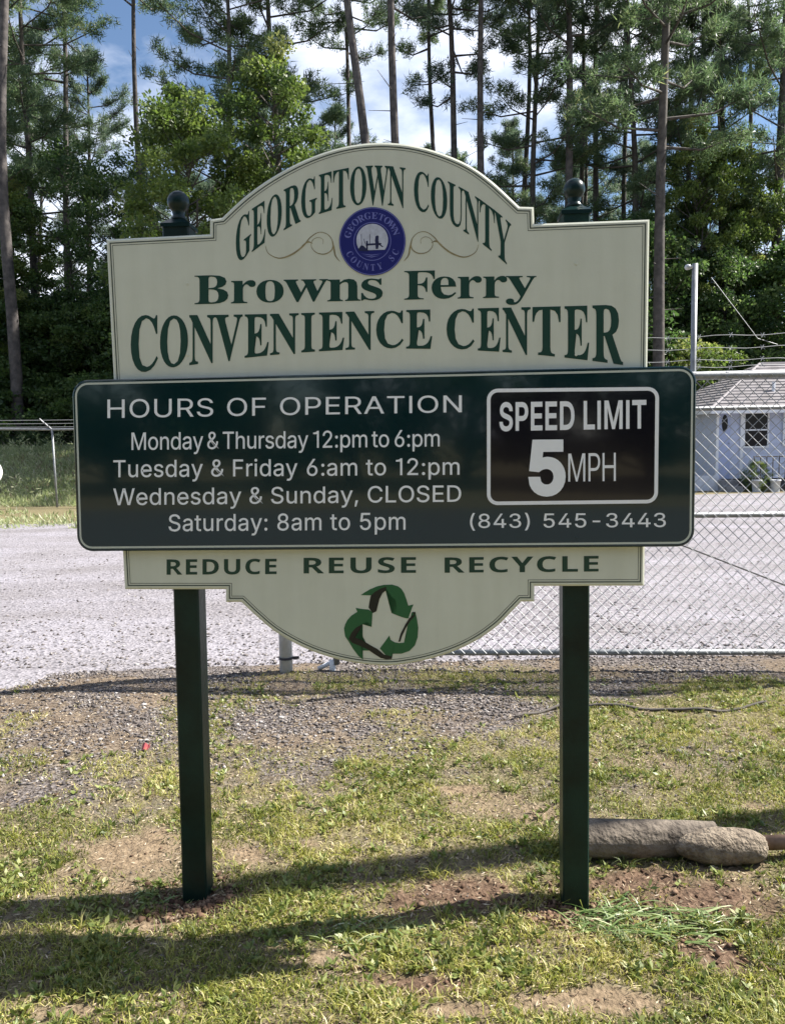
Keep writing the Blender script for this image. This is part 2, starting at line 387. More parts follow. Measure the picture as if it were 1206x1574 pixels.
# road and verge behind the camera (seen in the gloss of the sign)
mb = MB(); mb.box(-80, 80, -13, -5.5, -.06, .02)
tag(mb.obj('road', mat('asphalt', (.075, .078, .085), .8, var=.2, vscale=3, bump=.3, bscale=90)), kind='structure')

# ------------------------------------------------------------------ the sign
sign = thing('entrance_sign', 'large cream county sign with a dark green hours panel on two dark green posts', 'sign', tuple(S0), -YAW)
def P3(p, off): return (p[0], -off, p[1])
def catmull(P, n=8):
    o = []
    for i in range(len(P)-1):
        p0 = P[max(i-1, 0)]; p1 = P[i]; p2 = P[i+1]; p3 = P[min(i+2, len(P)-1)]
        for k in range(n):
            t = k/n
            o.append(tuple(.5*((2*b)+(-a+c)*t+(2*a-5*b+4*c-d)*t*t+(-a+3*b-3*c+d)*t**3) for a, b, c, d in zip(p0, p1, p2, p3)))
    return o+[P[-1]]
top_arc = catmull([(341, 334), (378, 300), (423, 268.7), (477.6, 241), (535, 223.5), (593, 218.5), (650, 226), (709.6, 247.4), (752.8, 275.5), (798, 317)])
bot_arc = catmull([(801, 925), (786, 940.5), (765, 961.6), (735, 983), (701.5, 999.7), (663.4, 1012.4), (625.4, 1020.5), (592.8, 1023.4), (550.5, 1020), (508, 1011), (466, 995.5), (423.7, 972), (394, 947.5), (370.8, 925.7)])
outline_px = [(163, 367.5), (322.4, 359.5), (322.4, 336.5)] + top_arc + [(820, 317.6), (821, 343.5), (998, 336.8), (990, 900.5), (821, 901)] + \
    [(821, 925)] + bot_arc + [(346.7, 925.7), (346.7, 906), (191.5, 906)]
outl = [SL(*p) for p in outline_px]          # clockwise seen from the front
def inset(P, d):
    n = len(P); o = []
    for i in range(n):
        a, b, c = np.array(P[i-1]), np.array(P[i]), np.array(P[(i+1) % n])
        e1 = (b-a)/np.linalg.norm(b-a); e2 = (c-b)/np.linalg.norm(c-b)
        n1 = np.array([e1[1], -e1[0]]); n2 = np.array([e2[1], -e2[0]])     # inward for clockwise
        mm = n1+n2; mm = mm/np.linalg.norm(mm); k = d/max(.35, float(mm @ n1))
        o.append(tuple(b+mm*k))
    return o
def ring(mbx, A, offA, B, offB, m=0):
    n = len(A); V = [P3(p, offA) for p in A]+[P3(p, offB) for p in B]
    mbx.add(V, [(i, (i+1) % n, n+(i+1) % n, n+i) for i in range(n)], m)
def slab(P, front, back, bev, name, mt, parent, side=None):
    mbx = MB(); I = inset(P, bev); n = len(P)
    mbx.add([P3(p, front) for p in I], [tuple(range(n))])
    ring(mbx, P, front-bev*.6, I, front); ring(mbx, P, back, P, front-bev*.6, 0)
    mbx.add([P3(p, back) for p in P], [tuple(range(n-1, -1, -1))])
    o = mbx.obj(name, mt, parent)
    bm = bmesh.new(); bm.from_mesh(o.data); bmesh.ops.remove_doubles(bm, verts=bm.verts, dist=1e-5)
    bmesh.ops.triangulate(bm, faces=[f for f in bm.faces if len(f.verts) > 4]); bmesh.ops.recalc_face_normals(bm, faces=bm.faces); bm.to_mesh(o.data); bm.free()
    return o
board = slab(outl, 0.0, -.020, .006, 'sign_board', M_cream, sign)
mbx = MB(); ring(mbx, inset(outl, .0115), .0006, inset(outl, .0150), .0006); ring(mbx, inset(outl, .0200), .0006, inset(outl, .0216), .0006)
mbx.obj('border_line', M_line, board)

# posts with ball finials
def post(bot, topc, ztop, wide, fin):
    yb, yt = .0225, .0225+wide
    h = wide/2; rows = []
    zs = [-.3, .0, ztop-.0]
    def cx(zv): return bot + (topc-bot)*(zv/ztop)
    mbx = MB(); c = .005; V = []; F = []
    prof = [(-h+c, yb), (h-c, yb), (h, yb+c), (h, yt-c), (h-c, yt), (-h+c, yt), (-h, yt-c), (-h, yb+c)]
    for zv in (-.3, ztop):
        for a, b in prof: V.append((cx(zv)+a, b, zv))
    for k in range(8): F.append((k, (k+1) % 8, 8+(k+1) % 8, 8+k))
    F.append(tuple(8+k for k in range(8))); mbx.add(V, F)
    p = mbx.obj('post', M_post, sign)
    m2 = MB(); cy = (yb+yt)/2; X0 = cx(ztop)
    def sq(hw, z): return [(X0-hw, cy-hw, z), (X0+hw, cy-hw, z), (X0+hw, cy+hw, z), (X0-hw, cy+hw, z)]
    z0 = ztop-.006
    V = sq(h+.004, z0)+sq(h+.004, z0+.012)+sq(h*.55, z0+.030)
    m2.add(V, [(0, 1, 5, 4), (1, 2, 6, 5), (2, 3, 7, 6), (3, 0, 4, 7), (4, 5, 9, 8), (5, 6, 10, 9), (6, 7, 11, 10), (7, 4, 8, 11), (8, 9, 10, 11), (3, 2, 1, 0)])
    r = fin; zb = z0+.030
    prof = [(.0, zb), (.026, zb), (.0265, zb+.006), (.022, zb+.011), (.0195, zb+.018), (.022, zb+.026)]
    cz = zb+.028+r*.86
    for k in range(15):
        a = math.radians(-52 + 142*k/14); prof.append((max(1e-4, r*math.cos(a)), cz+r*math.sin(a)*1.02))
    me_start = len(m2.F); m2.lathe(prof, (X0, cy, 0), 32)
    f = m2.obj('finial', M_fin, p)
    sm = [i >= me_start for i in range(len(m2.F))]; f.data.polygons.foreach_set('use_smooth', sm)
    return p
sB, _ = SL(299, 1384, -.0225); sT, zT = SL(269, 345, -.0225)
post(sB, sT, zT, .088, .036)
sB, _ = SL(885, 1400, -.0225); sT, zT = SL(885.5, 325, -.0225)
post(sB, sT, zT, .088, .034)

# hours panel
def rrect(TL, TR, BR, BL, r, n=7):
    C = [np.array(p) for p in (TL, TR, BR, BL)]; o = []
    for i in range(4):
        p, c, q = C[i-1], C[i], C[(i+1) % 4]
        a = (p-c)/np.linalg.norm(p-c); b = (q-c)/np.linalg.norm(q-c)
        for k in range(n+1):
            t = k/n*math.pi/2
            o.append(tuple(c + a*r*(1-math.sin(t)) + b*r*(1-math.cos(t))))
    return o
PO = .026
pc = [SL(*p, PO) for p in ((110.5, 584.5), (1070, 562), (1066.5, 840), (119, 847.5))]
pan = rrect(*pc, .052)
panel = slab(pan, PO, .002, .003, 'hours_panel', M_panel, sign)
mbx = MB(); ring(mbx, inset(pan, .009), PO+.0006, inset(pan, .0155), PO+.0006); mbx.obj('border_line', M_silver, panel)
qc = [SL(*p, PO+.004) for p in ((747.5, 597), (1013, 594), (1011, 774), (747.5, 777))]
pl = rrect(*qc, .036)
plate = slab(pl, PO+.004, PO+.0003, .0008, 'speed_limit_plate', M_black, sign)
mbx = MB(); ring(mbx, inset(pl, .001), PO+.0048, inset(pl, .0125), PO+.0048); mbx.obj('border_line', M_white, plate)

# lettering: letter outlines (thousandths of an em), cut as flat vinyl
GLYPHS_SANS = '''&|448|197,-7 150,-2 110,12 78,34 54,62 39,96 34,133 37,163 47,189 63,213 85,235 140,279 216,335 237,352 255,375 260,389 262,405 258,427 245,445 226,457 201,461 184,459 168,453 155,444 145,431 139,416 137,399 139,380 145,363 169,327 204,284 438,0 364,0 171,231 121,293 102,319 87,344 78,370 75,398 79,430 91,458 109,481 134,499 165,510 200,513 235,510 266,499 290,482 308,459 320,433 324,404 322,382 315,362 305,342 291,325 256,293 154,217 128,195 110,174 100,154 97,131 100,108 109,87 124,70 143,57 166,49 193,46 223,50 251,59 278,75 301,95 321,121 336,151 346,186 349,224 408,224 405,180 397,144 385,115 371,92 345,62 333,47 305,23 271,7 234,-3
(|273|89,207 92,264 101,324 114,384 132,441 153,494 177,539 236,539 212,485 191,428 174,370 161,313 154,258 151,207 154,161 160,115 172,67 188,16 209,-38 236,-96 177,-96 139,-21 111,55 95,131
)|273|37,-96 64,-37 86,18 102,69 113,116 120,162 122,207 119,258 112,313 99,370 82,428 62,485 37,539 97,539 121,494 142,441 159,384 173,323 181,264 184,207 178,130 161,53 134,-22 97,-96
,|188|38,-119 68,71 137,71 84,-119
-|453|337,244 337,188 114,188 114,244
1|453|76,0 76,55 391,55 391,0;276,509 276,0 212,0 212,448 209,448 86,358 86,427 198,509
2|453|64,0 64,47 234,229 282,282 299,305 311,327 318,348 320,371 317,397 308,419 293,436 273,449 250,457 224,460 196,457 172,447 153,433 139,413 130,390 127,362 66,362 71,405 86,442 111,473 143,496 182,511 225,516 268,511 306,497 337,474 361,445 376,411 381,372 378,345 371,318 357,290 336,259 267,180 153,60 153,57 389,57 389,0
3|453|218,-7 173,-3 133,10 98,30 70,57 52,91 44,132 109,132 115,107 126,87 144,71 165,59 191,52 219,50 248,53 275,61 297,74 315,93 325,116 329,145 326,172 316,196 299,217 275,234 242,244 201,248 157,248 157,299 288,448 288,452 70,452 70,509 372,509 372,461 211,278 211,289 264,288 308,276 344,253 371,222 387,186 393,145 387,103 370,66 344,36 309,12 266,-2
4|453|40,105 40,158 247,509 311,509 109,166 109,163 413,163 413,105;282,0 282,121 282,146 282,318 343,318 343,0
5|453|221,-7 178,-2 140,11 108,32 83,60 66,93 60,130 122,130 127,108 138,89 154,73 173,60 196,52 221,50 250,53 276,64 298,82 314,104 324,131 328,162 324,193 314,221 297,244 275,262 248,273 218,277 192,275 167,268 145,258 128,246 67,253 96,509 366,509 366,452 151,452 137,306 158,316 178,325 203,331 229,334 263,330 294,321 321,306 345,285 364,260 379,231 388,199 391,163 385,117 369,76 343,41 309,15 268,-1
6|453|226,-7 182,-1 142,15 109,40 84,74 69,115 64,162 68,199 80,239 102,285 137,340 252,509 322,509 151,261 145,261 154,275 165,288 179,299 196,307 214,312 235,314 278,309 316,295 346,271 370,240 384,201 389,157 384,112 368,73 343,39 310,14 271,-2;226,48 254,52 279,63 299,79 314,101 324,128 327,157 324,187 314,213 299,235 279,251 254,262 226,265 198,262 174,252 153,235 138,214 128,188 125,158 128,128 138,102 153,79 174,63 198,52
8|453|226,-7 178,-2 136,11 101,33 74,62 57,96 52,135 55,166 65,195 81,220 101,241 125,256 153,265 153,267 119,282 93,308 76,342 70,380 75,417 90,450 114,477 146,498 184,511 226,516 269,511 306,498 337,477 361,450 377,417 382,380 376,342 359,308 333,282 300,267 300,265 327,256 351,241 372,220 387,195 397,166 401,135 395,96 378,62 352,33 317,11 275,-2;226,49 258,52 285,60 307,74 323,91 333,113 337,139 333,165 322,189 305,208 283,223 256,232 226,235 196,232 169,223 147,208 130,189 119,165 115,139 119,113 129,91 145,74 167,60 195,52;226,290 252,292 274,300 293,313 307,330 316,351 319,376 316,399 308,420 294,437 275,449 252,457 226,460 200,457 177,449 159,437 145,420 136,399 133,376 136,351 145,330 159,313 178,300 201,292
:|188|95,-4 78,-1 63,9 53,24 50,41 53,59 63,73 78,83 95,87 113,83 128,73 138,59 141,41 138,24 128,9 113,-1;95,271 78,274 63,284 53,299 50,316 53,334 63,349 78,359 95,362 113,359 128,349 138,334 141,316 138,299 128,284 113,274
A|480|16,0 201,509 276,509 463,0 395,0 287,302 264,372 232,478 245,478 213,371 191,302 85,0;110,142 110,199 370,199 370,142
C|510|267,-7 205,1 150,25 104,63 70,115 48,179 40,254 48,329 70,393 104,445 150,484 205,508 267,516 305,513 340,504 373,490 402,471 427,447 448,418 463,385 473,348 408,348 401,373 389,395 375,413 357,428 337,440 315,449 292,454 267,456 223,450 184,432 150,403 125,364 109,314 103,254 109,194 125,145 151,105 184,76 223,59 267,53 292,55 315,60 337,69 357,81 375,96 389,114 401,136 408,160 473,160 463,124 448,91 428,62 402,38 373,19 341,5 305,-4
D|502|219,0 96,0 96,57 215,57 272,63 318,81 354,110 379,149 394,198 399,255 394,312 379,361 354,399 320,428 275,446 221,452 93,452 93,509 225,509 294,501 353,478 399,441 433,391 455,329 462,255 455,181 433,119 398,68 351,31 291,8;125,509 125,0 60,0 60,509
E|419|60,0 60,509 372,509 372,452 125,452 125,286 355,286 355,229 125,229 125,57 375,57 375,0
F|410|60,0 60,509 369,509 369,452 125,452 125,278 346,278 346,221 125,221 125,0
H|517|60,0 60,509 125,509 125,289 392,289 392,509 457,509 457,0 392,0 392,232 125,232 125,0
I|300|31,0 31,57 118,57 118,452 31,452 31,509 269,509 269,452 183,452 183,57 269,57 269,0
L|393|60,0 60,509 125,509 125,57 361,57 361,0
M|628|60,0 60,509 152,509 314,75 476,509 568,509 568,0 504,0 504,425 342,0 286,0 122,425 122,0
N|523|60,0 60,509 130,509 399,108 399,509 463,509 463,0 393,0 125,402 125,0
O|533|267,-7 205,1 150,25 105,63 70,115 48,179 40,254 48,329 70,393 105,445 150,484 205,508 267,516 329,508 384,484 429,445 464,393 486,329 493,254 486,179 464,115 429,63 384,25 329,1;267,53 310,59 349,76 383,105 408,144 425,194 430,254 425,314 408,365 383,404 349,433 310,450 267,456 223,450 184,433 151,404 125,364 109,314 103,254 109,194 125,144 151,105 184,76 223,59
P|445|60,0 60,509 235,509 289,503 332,487 366,462 390,430 404,391 409,348 404,304 390,265 366,233 332,207 289,191 235,186 125,186 125,0;233,242 269,246 297,256 318,272 333,294 342,319 344,348 342,376 333,402 318,423 297,439 268,449 232,452 125,452 125,242
R|449|60,0 60,509 236,509 290,504 333,489 367,465 390,433 405,395 409,352 405,309 390,271 367,240 333,217 289,203 236,198 125,198 125,0;234,255 269,258 298,267 319,281 334,300 342,324 345,352 342,380 334,405 319,425 298,440 269,449 233,452 125,452 125,255;353,0 230,229 303,229 428,0
S|447|224,-9 172,-4 128,9 91,31 64,60 46,96 38,137 104,137 110,110 123,88 142,71 166,59 194,52 224,49 257,52 286,60 311,74 329,92 341,114 346,139 342,161 332,179 316,193 296,205 245,222 184,239 128,260 86,289 60,326 52,372 58,413 75,448 102,476 138,498 180,511 227,516 275,511 316,498 351,476 377,449 394,415 401,378 337,378 326,412 302,437 267,453 225,459 194,456 167,448 145,435 129,418 118,398 115,376 119,352 131,334 148,319 169,308 212,293 264,279 312,264 336,252 359,238 379,220 395,198 405,171 408,139 403,99 386,64 360,34 323,11 278,-4
T|449|32,452 32,509 417,509 417,452 257,452 257,0 193,0 193,452
U|517|259,-8 203,-2 154,15 114,43 85,80 66,124 60,173 60,509 124,509 124,178 128,144 141,113 160,87 187,68 220,56 259,52 298,56 331,68 357,87 377,113 389,144 393,178 393,509 457,509 457,173 451,124 433,80 403,43 363,15 315,-2
W|686|155,0 16,509 82,509 163,196 175,145 187,94 197,40 189,40 200,94 211,145 224,196 306,509 380,509 462,196 474,145 486,94 497,40 488,40 499,94 510,145 523,196 603,509 670,509 530,0 455,0 368,323 351,391 336,475 350,475 335,395 318,323 230,0
a|389|160,-9 126,-5 94,5 68,22 48,45 35,73 30,108 34,138 43,161 58,179 78,193 100,203 125,211 178,220 234,227 252,230 265,235 273,243 276,255 276,257 273,279 267,297 256,311 240,322 220,329 196,331 171,329 149,322 132,313 118,301 107,288 100,274 41,291 57,322 79,346 104,364 133,375 163,382 194,384 239,379 263,372 286,360 306,343 322,320 333,290 337,251 337,0 277,0 277,52 272,52 252,25 236,12 215,1 190,-6;170,45 202,49 228,59 248,74 263,93 272,115 276,138 276,190 259,182 231,176 200,171 175,168 134,159 117,150 103,139 95,124 92,105 94,87 102,72 114,61 130,52 149,47
d|424|195,-8 151,-2 111,16 79,45 55,84 39,133 34,189 39,245 55,293 79,332 112,361 151,378 196,384 228,381 253,373 272,360 287,346 306,319 311,319 311,509 372,509 372,0 313,0 313,59 307,59 287,31 272,17 252,4 227,-5;205,47 236,51 263,65 284,86 299,115 309,150 312,189 309,229 300,263 284,291 263,312 237,325 205,330 172,325 145,311 124,290 108,261 99,227 96,189 99,151 109,117 124,88 145,66 172,51
e|404|212,-8 161,-2 117,16 82,46 56,85 40,132 34,187 39,242 55,290 81,329 115,359 157,378 205,384 236,382 266,374 294,361 319,341 341,315 357,282 368,242 371,194 371,169 75,169 75,221 338,221 310,202 307,237 298,269 283,294 263,314 237,326 205,330 173,326 146,313 125,294 109,270 99,241 96,211 96,178 100,139 110,106 128,80 151,61 179,50 212,46 234,48 254,53 271,61 285,73 297,88 306,105 365,91 353,63 335,39 311,19 283,4 249,-5
h|410|114,227 114,0 53,0 53,509 114,509 114,287 102,287 124,332 152,362 187,379 227,384 264,380 295,369 321,349 341,321 353,285 357,240 357,0 296,0 296,235 290,275 273,304 246,323 210,329 184,326 161,317 141,303 126,283 117,257
i|167|53,0 53,379 114,379 114,0;84,443 67,446 54,455 44,468 41,483 44,499 54,512 67,521 84,524 100,521 114,512 123,499 126,483 123,468 114,455 100,446
m|610|53,0 53,379 112,379 112,295 108,295 118,323 132,346 151,363 172,376 195,384 219,386 257,380 287,361 309,331 321,295 312,295 322,321 337,343 357,361 381,375 407,383 437,386 468,383 497,372 522,354 541,328 553,296 557,255 557,0 496,0 496,254 490,289 473,313 447,326 419,330 395,328 374,320 358,307 345,290 338,270 335,247 335,0 274,0 274,260 269,288 253,311 229,326 199,330 178,328 158,320 140,307 126,289 117,266 114,238 114,0
n|410|114,227 114,0 53,0 53,379 112,379 112,287 102,287 124,332 152,362 187,379 227,384 264,380 295,369 321,349 341,321 353,285 357,240 357,0 296,0 296,235 290,275 273,304 246,323 210,329 184,326 161,317 141,303 126,283 117,257
o|415|207,-8 159,-2 117,16 82,46 56,85 40,133 34,187 40,243 56,291 82,330 117,360 159,378 207,384 256,378 299,360 333,330 359,291 376,243 381,187 376,133 359,85 333,46 299,16 256,-2;207,46 242,51 270,66 292,89 307,117 316,151 319,187 316,224 307,258 292,287 270,310 242,325 207,330 173,325 145,310 124,287 108,258 99,224 96,187 99,151 108,117 124,89 145,66 173,51
p|424|53,-143 53,379 112,379 112,319 118,319 137,346 152,360 171,373 197,381 229,384 274,378 313,361 345,332 370,293 385,245 390,189 385,133 370,84 346,45 313,16 274,-2 229,-8 198,-5 173,4 153,17 138,31 118,59 114,59 114,-143;220,47 253,51 279,66 301,88 316,117 325,151 328,189 325,227 316,261 301,290 280,311 253,325 220,330 188,325 161,312 140,291 125,263 116,229 113,189 116,150 125,115 140,86 162,65 188,51
r|259|53,0 53,379 112,379 112,321 115,321 130,347 152,367 181,380 213,385 229,384 243,384 243,322 230,324 207,326 182,323 159,315 140,301 126,284 117,262 114,237 114,0
s|365|182,-8 145,-5 112,3 84,18 62,38 45,63 36,94 94,107 105,79 124,60 150,49 181,45 217,50 244,62 262,81 268,103 265,121 254,136 237,147 212,155 149,170 104,186 72,208 53,237 47,274 51,305 65,332 87,354 115,370 149,381 187,384 223,381 254,372 279,358 299,339 314,316 324,290 268,277 258,298 243,316 219,328 187,333 156,329 131,317 114,299 109,277 112,258 124,243 144,232 172,223 229,209 275,194 306,171 325,142 331,107 326,75 312,47 290,24 260,6 223,-5
t|227|204,379 204,327 6,327 6,379;65,471 126,471 126,98 128,76 136,61 150,53 170,50 185,51 202,54 213,2 192,-3 168,-4 125,2 92,21 72,52 65,93
u|410|182,-5 146,-1 115,11 89,31 69,59 57,95 53,139 53,379 114,379 114,144 119,105 137,75 164,56 200,50 226,53 249,62 268,77 283,97 293,122 296,153 296,379 357,379 357,0 298,0 298,92 307,92 286,47 257,17 222,0
y|389|47,-139 61,-86 71,-87 88,-90 104,-89 118,-84 130,-74 141,-58 151,-36 163,-1 17,379 84,379 165,155 187,87 206,21 184,21 202,87 224,155 305,379 371,379 204,-58 191,-85 177,-107 159,-124 139,-136 117,-143 91,-145 65,-143'''
GLYPHS_SERIF = '''B|443|16,0 16,17 45,22 62,32 72,51 75,82 75,369 73,394 69,412 62,425 51,433 36,437 15,439 15,455 220,455 318,444 377,409 396,351 384,302 348,268 287,247 360,223 404,185 418,132 407,76 371,35 314,9 238,0;182,252 188,252 234,257 263,272 279,301 285,345 281,385 269,412 248,428 216,434 198,432 188,425 183,412 182,391;222,24 259,30 283,49 296,81 301,128 295,176 277,208 245,225 197,231 182,231 182,65 184,46 190,33 202,26
C|468|257,-11 193,-3 137,20 91,56 56,104 34,162 26,228 34,294 56,351 92,399 139,435 195,458 259,465 309,459 367,440 388,435 408,443 419,465 437,465 437,308 420,308 392,364 356,407 313,434 265,443 198,419 157,347 144,226 159,114 203,46 278,24 318,29 358,45 395,71 428,106 447,89 395,33 332,0
E|442|14,0 14,17 44,20 62,30 72,48 75,78 75,369 72,405 62,425 44,435 16,439 16,455 399,455 399,320 383,320 369,373 340,406 295,424 232,430 200,428 191,424 186,417 183,388 183,246 193,246 232,252 259,269 277,300 288,345 304,345 304,118 287,118 282,154 273,181 259,201 241,213 216,220 185,222 183,222 183,67 185,47 192,35 206,29 230,28 276,30 313,39 345,53 371,75 393,105 411,143 430,143 402,0
F|404|15,0 15,17 45,23 62,34 72,53 75,84 75,375 71,405 61,423 43,433 14,439 14,455 394,455 394,320 377,320 369,357 355,385 336,406 310,420 275,428 230,431 200,429 191,427 186,421 182,398 182,247 190,247 229,253 256,270 274,301 284,347 302,347 302,118 285,118 274,168 257,200 229,218 189,224 182,224 182,81 183,59 188,43 196,31 210,24 229,19 257,17 257,0
G|508|268,-10 200,-3 141,19 93,55 57,103 35,161 28,229 35,295 57,352 93,399 139,435 195,458 257,465 311,459 369,441 388,436 398,438 406,443 419,465 437,465 437,308 420,308 403,346 382,379 357,406 329,426 299,439 267,443 200,419 159,347 146,228 154,135 180,67 206,37 238,19 275,13 308,16 328,27 339,45 343,71 343,128 339,154 329,170 309,179 275,182 275,198 500,198 500,182 473,179 457,171 449,155 446,128 446,29 357,0
I|261|13,0 13,17 42,23 61,32 72,49 75,75 75,387 72,412 63,427 45,435 13,439 13,455 244,455 244,439 214,435 196,427 186,412 183,387 183,77 187,44 194,34 206,26 246,17 246,0
N|494|403,-11 107,350 107,79 110,49 119,31 136,21 167,17 167,0 18,0 18,17 39,19 54,23 65,30 71,41 75,57 76,79 76,388 36,433 18,439 18,455 156,455 391,169 391,377 390,399 386,414 379,425 369,431 331,439 331,455 480,455 480,439 450,434 433,425 425,407 422,377 422,-11
O|525|261,-11 213,-6 169,7 129,29 94,58 66,93 45,134 32,179 28,228 32,276 45,321 66,362 95,397 130,426 170,448 216,462 265,466 313,462 357,448 397,427 431,399 459,364 481,323 494,277 498,228 494,179 481,134 459,93 430,58 395,29 355,7 310,-6;265,12 328,36 367,108 379,228 371,321 348,389 310,430 260,443 196,419 158,347 145,228 153,135 177,67 215,26
R|473|15,0 15,17 45,22 62,32 72,50 75,81 75,379 71,406 62,424 44,434 16,439 16,455 217,455 305,448 367,426 405,388 417,334 406,285 372,248 315,224 432,50 452,26 463,19 478,17 480,17 480,0 338,0 201,212 182,212 182,81 185,50 194,32 212,22 242,17 242,0;182,234 203,234 249,240 280,258 298,290 304,336 295,389 268,421 224,431 202,429 190,422 184,409 182,385
S|390|43,-11 43,158 62,158 83,94 111,50 149,24 197,15 231,20 257,36 273,60 279,89 265,129 225,160 163,191 112,221 77,253 56,289 50,332 54,370 67,403 88,429 115,449 148,462 185,466 229,461 282,448 291,446 300,445 313,450 320,466 339,466 339,319 322,319 310,354 293,385 272,410 248,429 222,441 194,445 163,440 140,426 125,406 120,380 124,356 137,336 159,319 189,303 253,273 290,253 317,233 337,211 350,188 357,162 359,133 354,93 339,58 314,29 281,8 240,-6 192,-10 158,-8 126,1 98,9 85,12 75,11 69,7 61,-11
T|423|92,0 92,17 123,21 142,31 152,50 156,81 156,433 149,433 102,426 65,403 41,367 29,318 11,318 11,455 410,455 410,317 394,317 375,382 333,420 269,433 263,433 263,81 267,49 276,30 296,21 328,17 328,0
U|492|248,-13 168,-2 114,29 83,81 73,155 73,379 70,406 61,424 43,434 15,439 15,455 240,455 240,439 202,432 192,425 185,415 181,379 181,140 186,88 203,51 232,29 275,22 340,37 379,83 392,159 392,378 389,406 379,423 360,433 328,439 328,455 474,455 474,439 448,432 433,421 425,404 422,378 422,181 412,92 380,32 325,-2
V|428|212,-13 44,381 22,420 8,432 -14,439 -14,455 211,455 211,439 184,437 166,432 156,423 152,410 161,378 259,143 348,377 355,409 351,423 342,432 324,437 299,439 299,455 442,455 442,439 423,436 408,427 395,411 382,383 230,-13
W|611|171,-11 32,393 24,413 15,427 3,435 -15,439 -15,455 181,455 181,439 162,437 150,432 143,423 140,410 148,373 223,153 301,353 286,399 278,418 267,429 252,435 229,439 229,455 439,455 439,439 404,432 393,412 399,386 474,166 541,369 549,406 546,421 538,430 524,436 503,439 503,455 624,455 624,439 607,433 594,421 584,404 575,379 446,-11 428,-11 316,309 190,-11
Y|426|101,0 101,17 131,22 148,32 157,50 161,81 161,179 46,387 29,414 14,429 1,435 -13,438 -13,455 207,455 207,438 195,438 179,436 167,432 158,425 156,416 164,392 248,226 333,366 345,389 349,408 336,430 298,438 295,438 295,455 439,455 439,438 423,434 409,424 383,392 268,203 268,81 271,50 280,32 298,22 328,17 328,0
e|301|154,-10 117,-5 85,10 58,35 37,69 24,109 19,157 24,201 38,240 59,273 87,298 120,313 157,318 209,309 249,280 274,234 283,173 283,166 117,166 127,97 154,56 199,42 237,53 270,86 285,73 248,27 205,-1;116,192 201,192 201,215 199,252 193,277 181,292 161,297 136,286 121,255 116,203
n|381|18,0 18,16 35,19 45,26 51,37 52,56 52,253 51,271 46,284 36,291 19,294 19,310 148,310 148,267 190,306 243,318 292,306 321,271 330,212 330,56 332,38 337,26 347,19 363,16 363,0 202,0 202,16 207,16 228,26 235,56 235,217 234,241 229,258 219,268 203,271 173,262 148,235 148,56 149,38 154,26 164,19 180,16 180,0
o|336|169,-10 127,-5 90,11 60,37 38,70 24,110 19,154 24,199 38,239 60,272 90,297 127,313 168,318 209,313 245,298 275,273 298,240 312,200 317,154 312,108 298,69 275,36 245,11 210,-5;169,11 193,18 209,39 214,56 217,81 220,154 217,227 208,271 192,292 169,299 144,292 128,271 120,227 117,154 120,82 123,56 128,39 144,18
r|287|18,0 18,16 35,19 45,26 51,37 52,56 52,252 51,273 46,285 37,291 20,293 21,310 146,310 146,252 165,280 187,301 210,314 233,318 258,315 275,304 286,287 289,266 287,248 278,234 265,225 248,222 233,224 222,231 207,250 199,257 189,260 175,255 162,241 152,220 149,192 149,56 152,37 159,25 173,19 197,16 197,0
s|288|151,-10 122,-6 87,6 73,9 60,4 51,-9 36,-9 36,105 53,105 66,68 87,39 112,21 140,15 162,18 179,27 189,40 192,58 183,84 156,105 107,130 76,148 54,169 41,193 37,220 44,259 65,291 98,312 141,319 166,316 199,308 206,306 213,305 223,308 230,319 244,319 244,222 228,222 215,254 196,277 174,291 149,296 130,294 116,286 108,274 105,259 107,244 115,232 128,222 146,212 191,189 221,172 241,151 253,127 257,95 250,51 228,18 194,-3
w|435|122,-10 17,265 6,284 -1,290 -11,293 -11,310 138,310 138,293 120,289 116,284 114,276 116,266 120,253 167,127 211,235 201,266 190,288 181,293 168,295 168,310 323,310 323,293 302,288 296,276 296,269 298,262 336,141 382,256 387,275 385,283 380,289 356,295 356,310 445,310 445,295 433,292 425,284 412,258 304,-10 289,-10 223,197 140,-10
y|300|52,-140 29,-137 10,-125 -3,-107 -7,-84 -4,-67 5,-53 18,-43 36,-40 51,-42 64,-49 72,-61 75,-76 74,-81 74,-87 77,-96 86,-99 99,-92 114,-74 129,-44 140,-5 36,251 25,275 15,287 8,292 -3,293 -5,293 -5,310 162,310 162,293 136,289 130,284 128,275 130,267 133,257 185,119 230,241 236,260 238,274 236,284 229,289 203,293 203,310 300,310 300,293 287,290 277,281 259,242 162,-24 145,-65 129,-96 113,-117 95,-131 76,-138'''
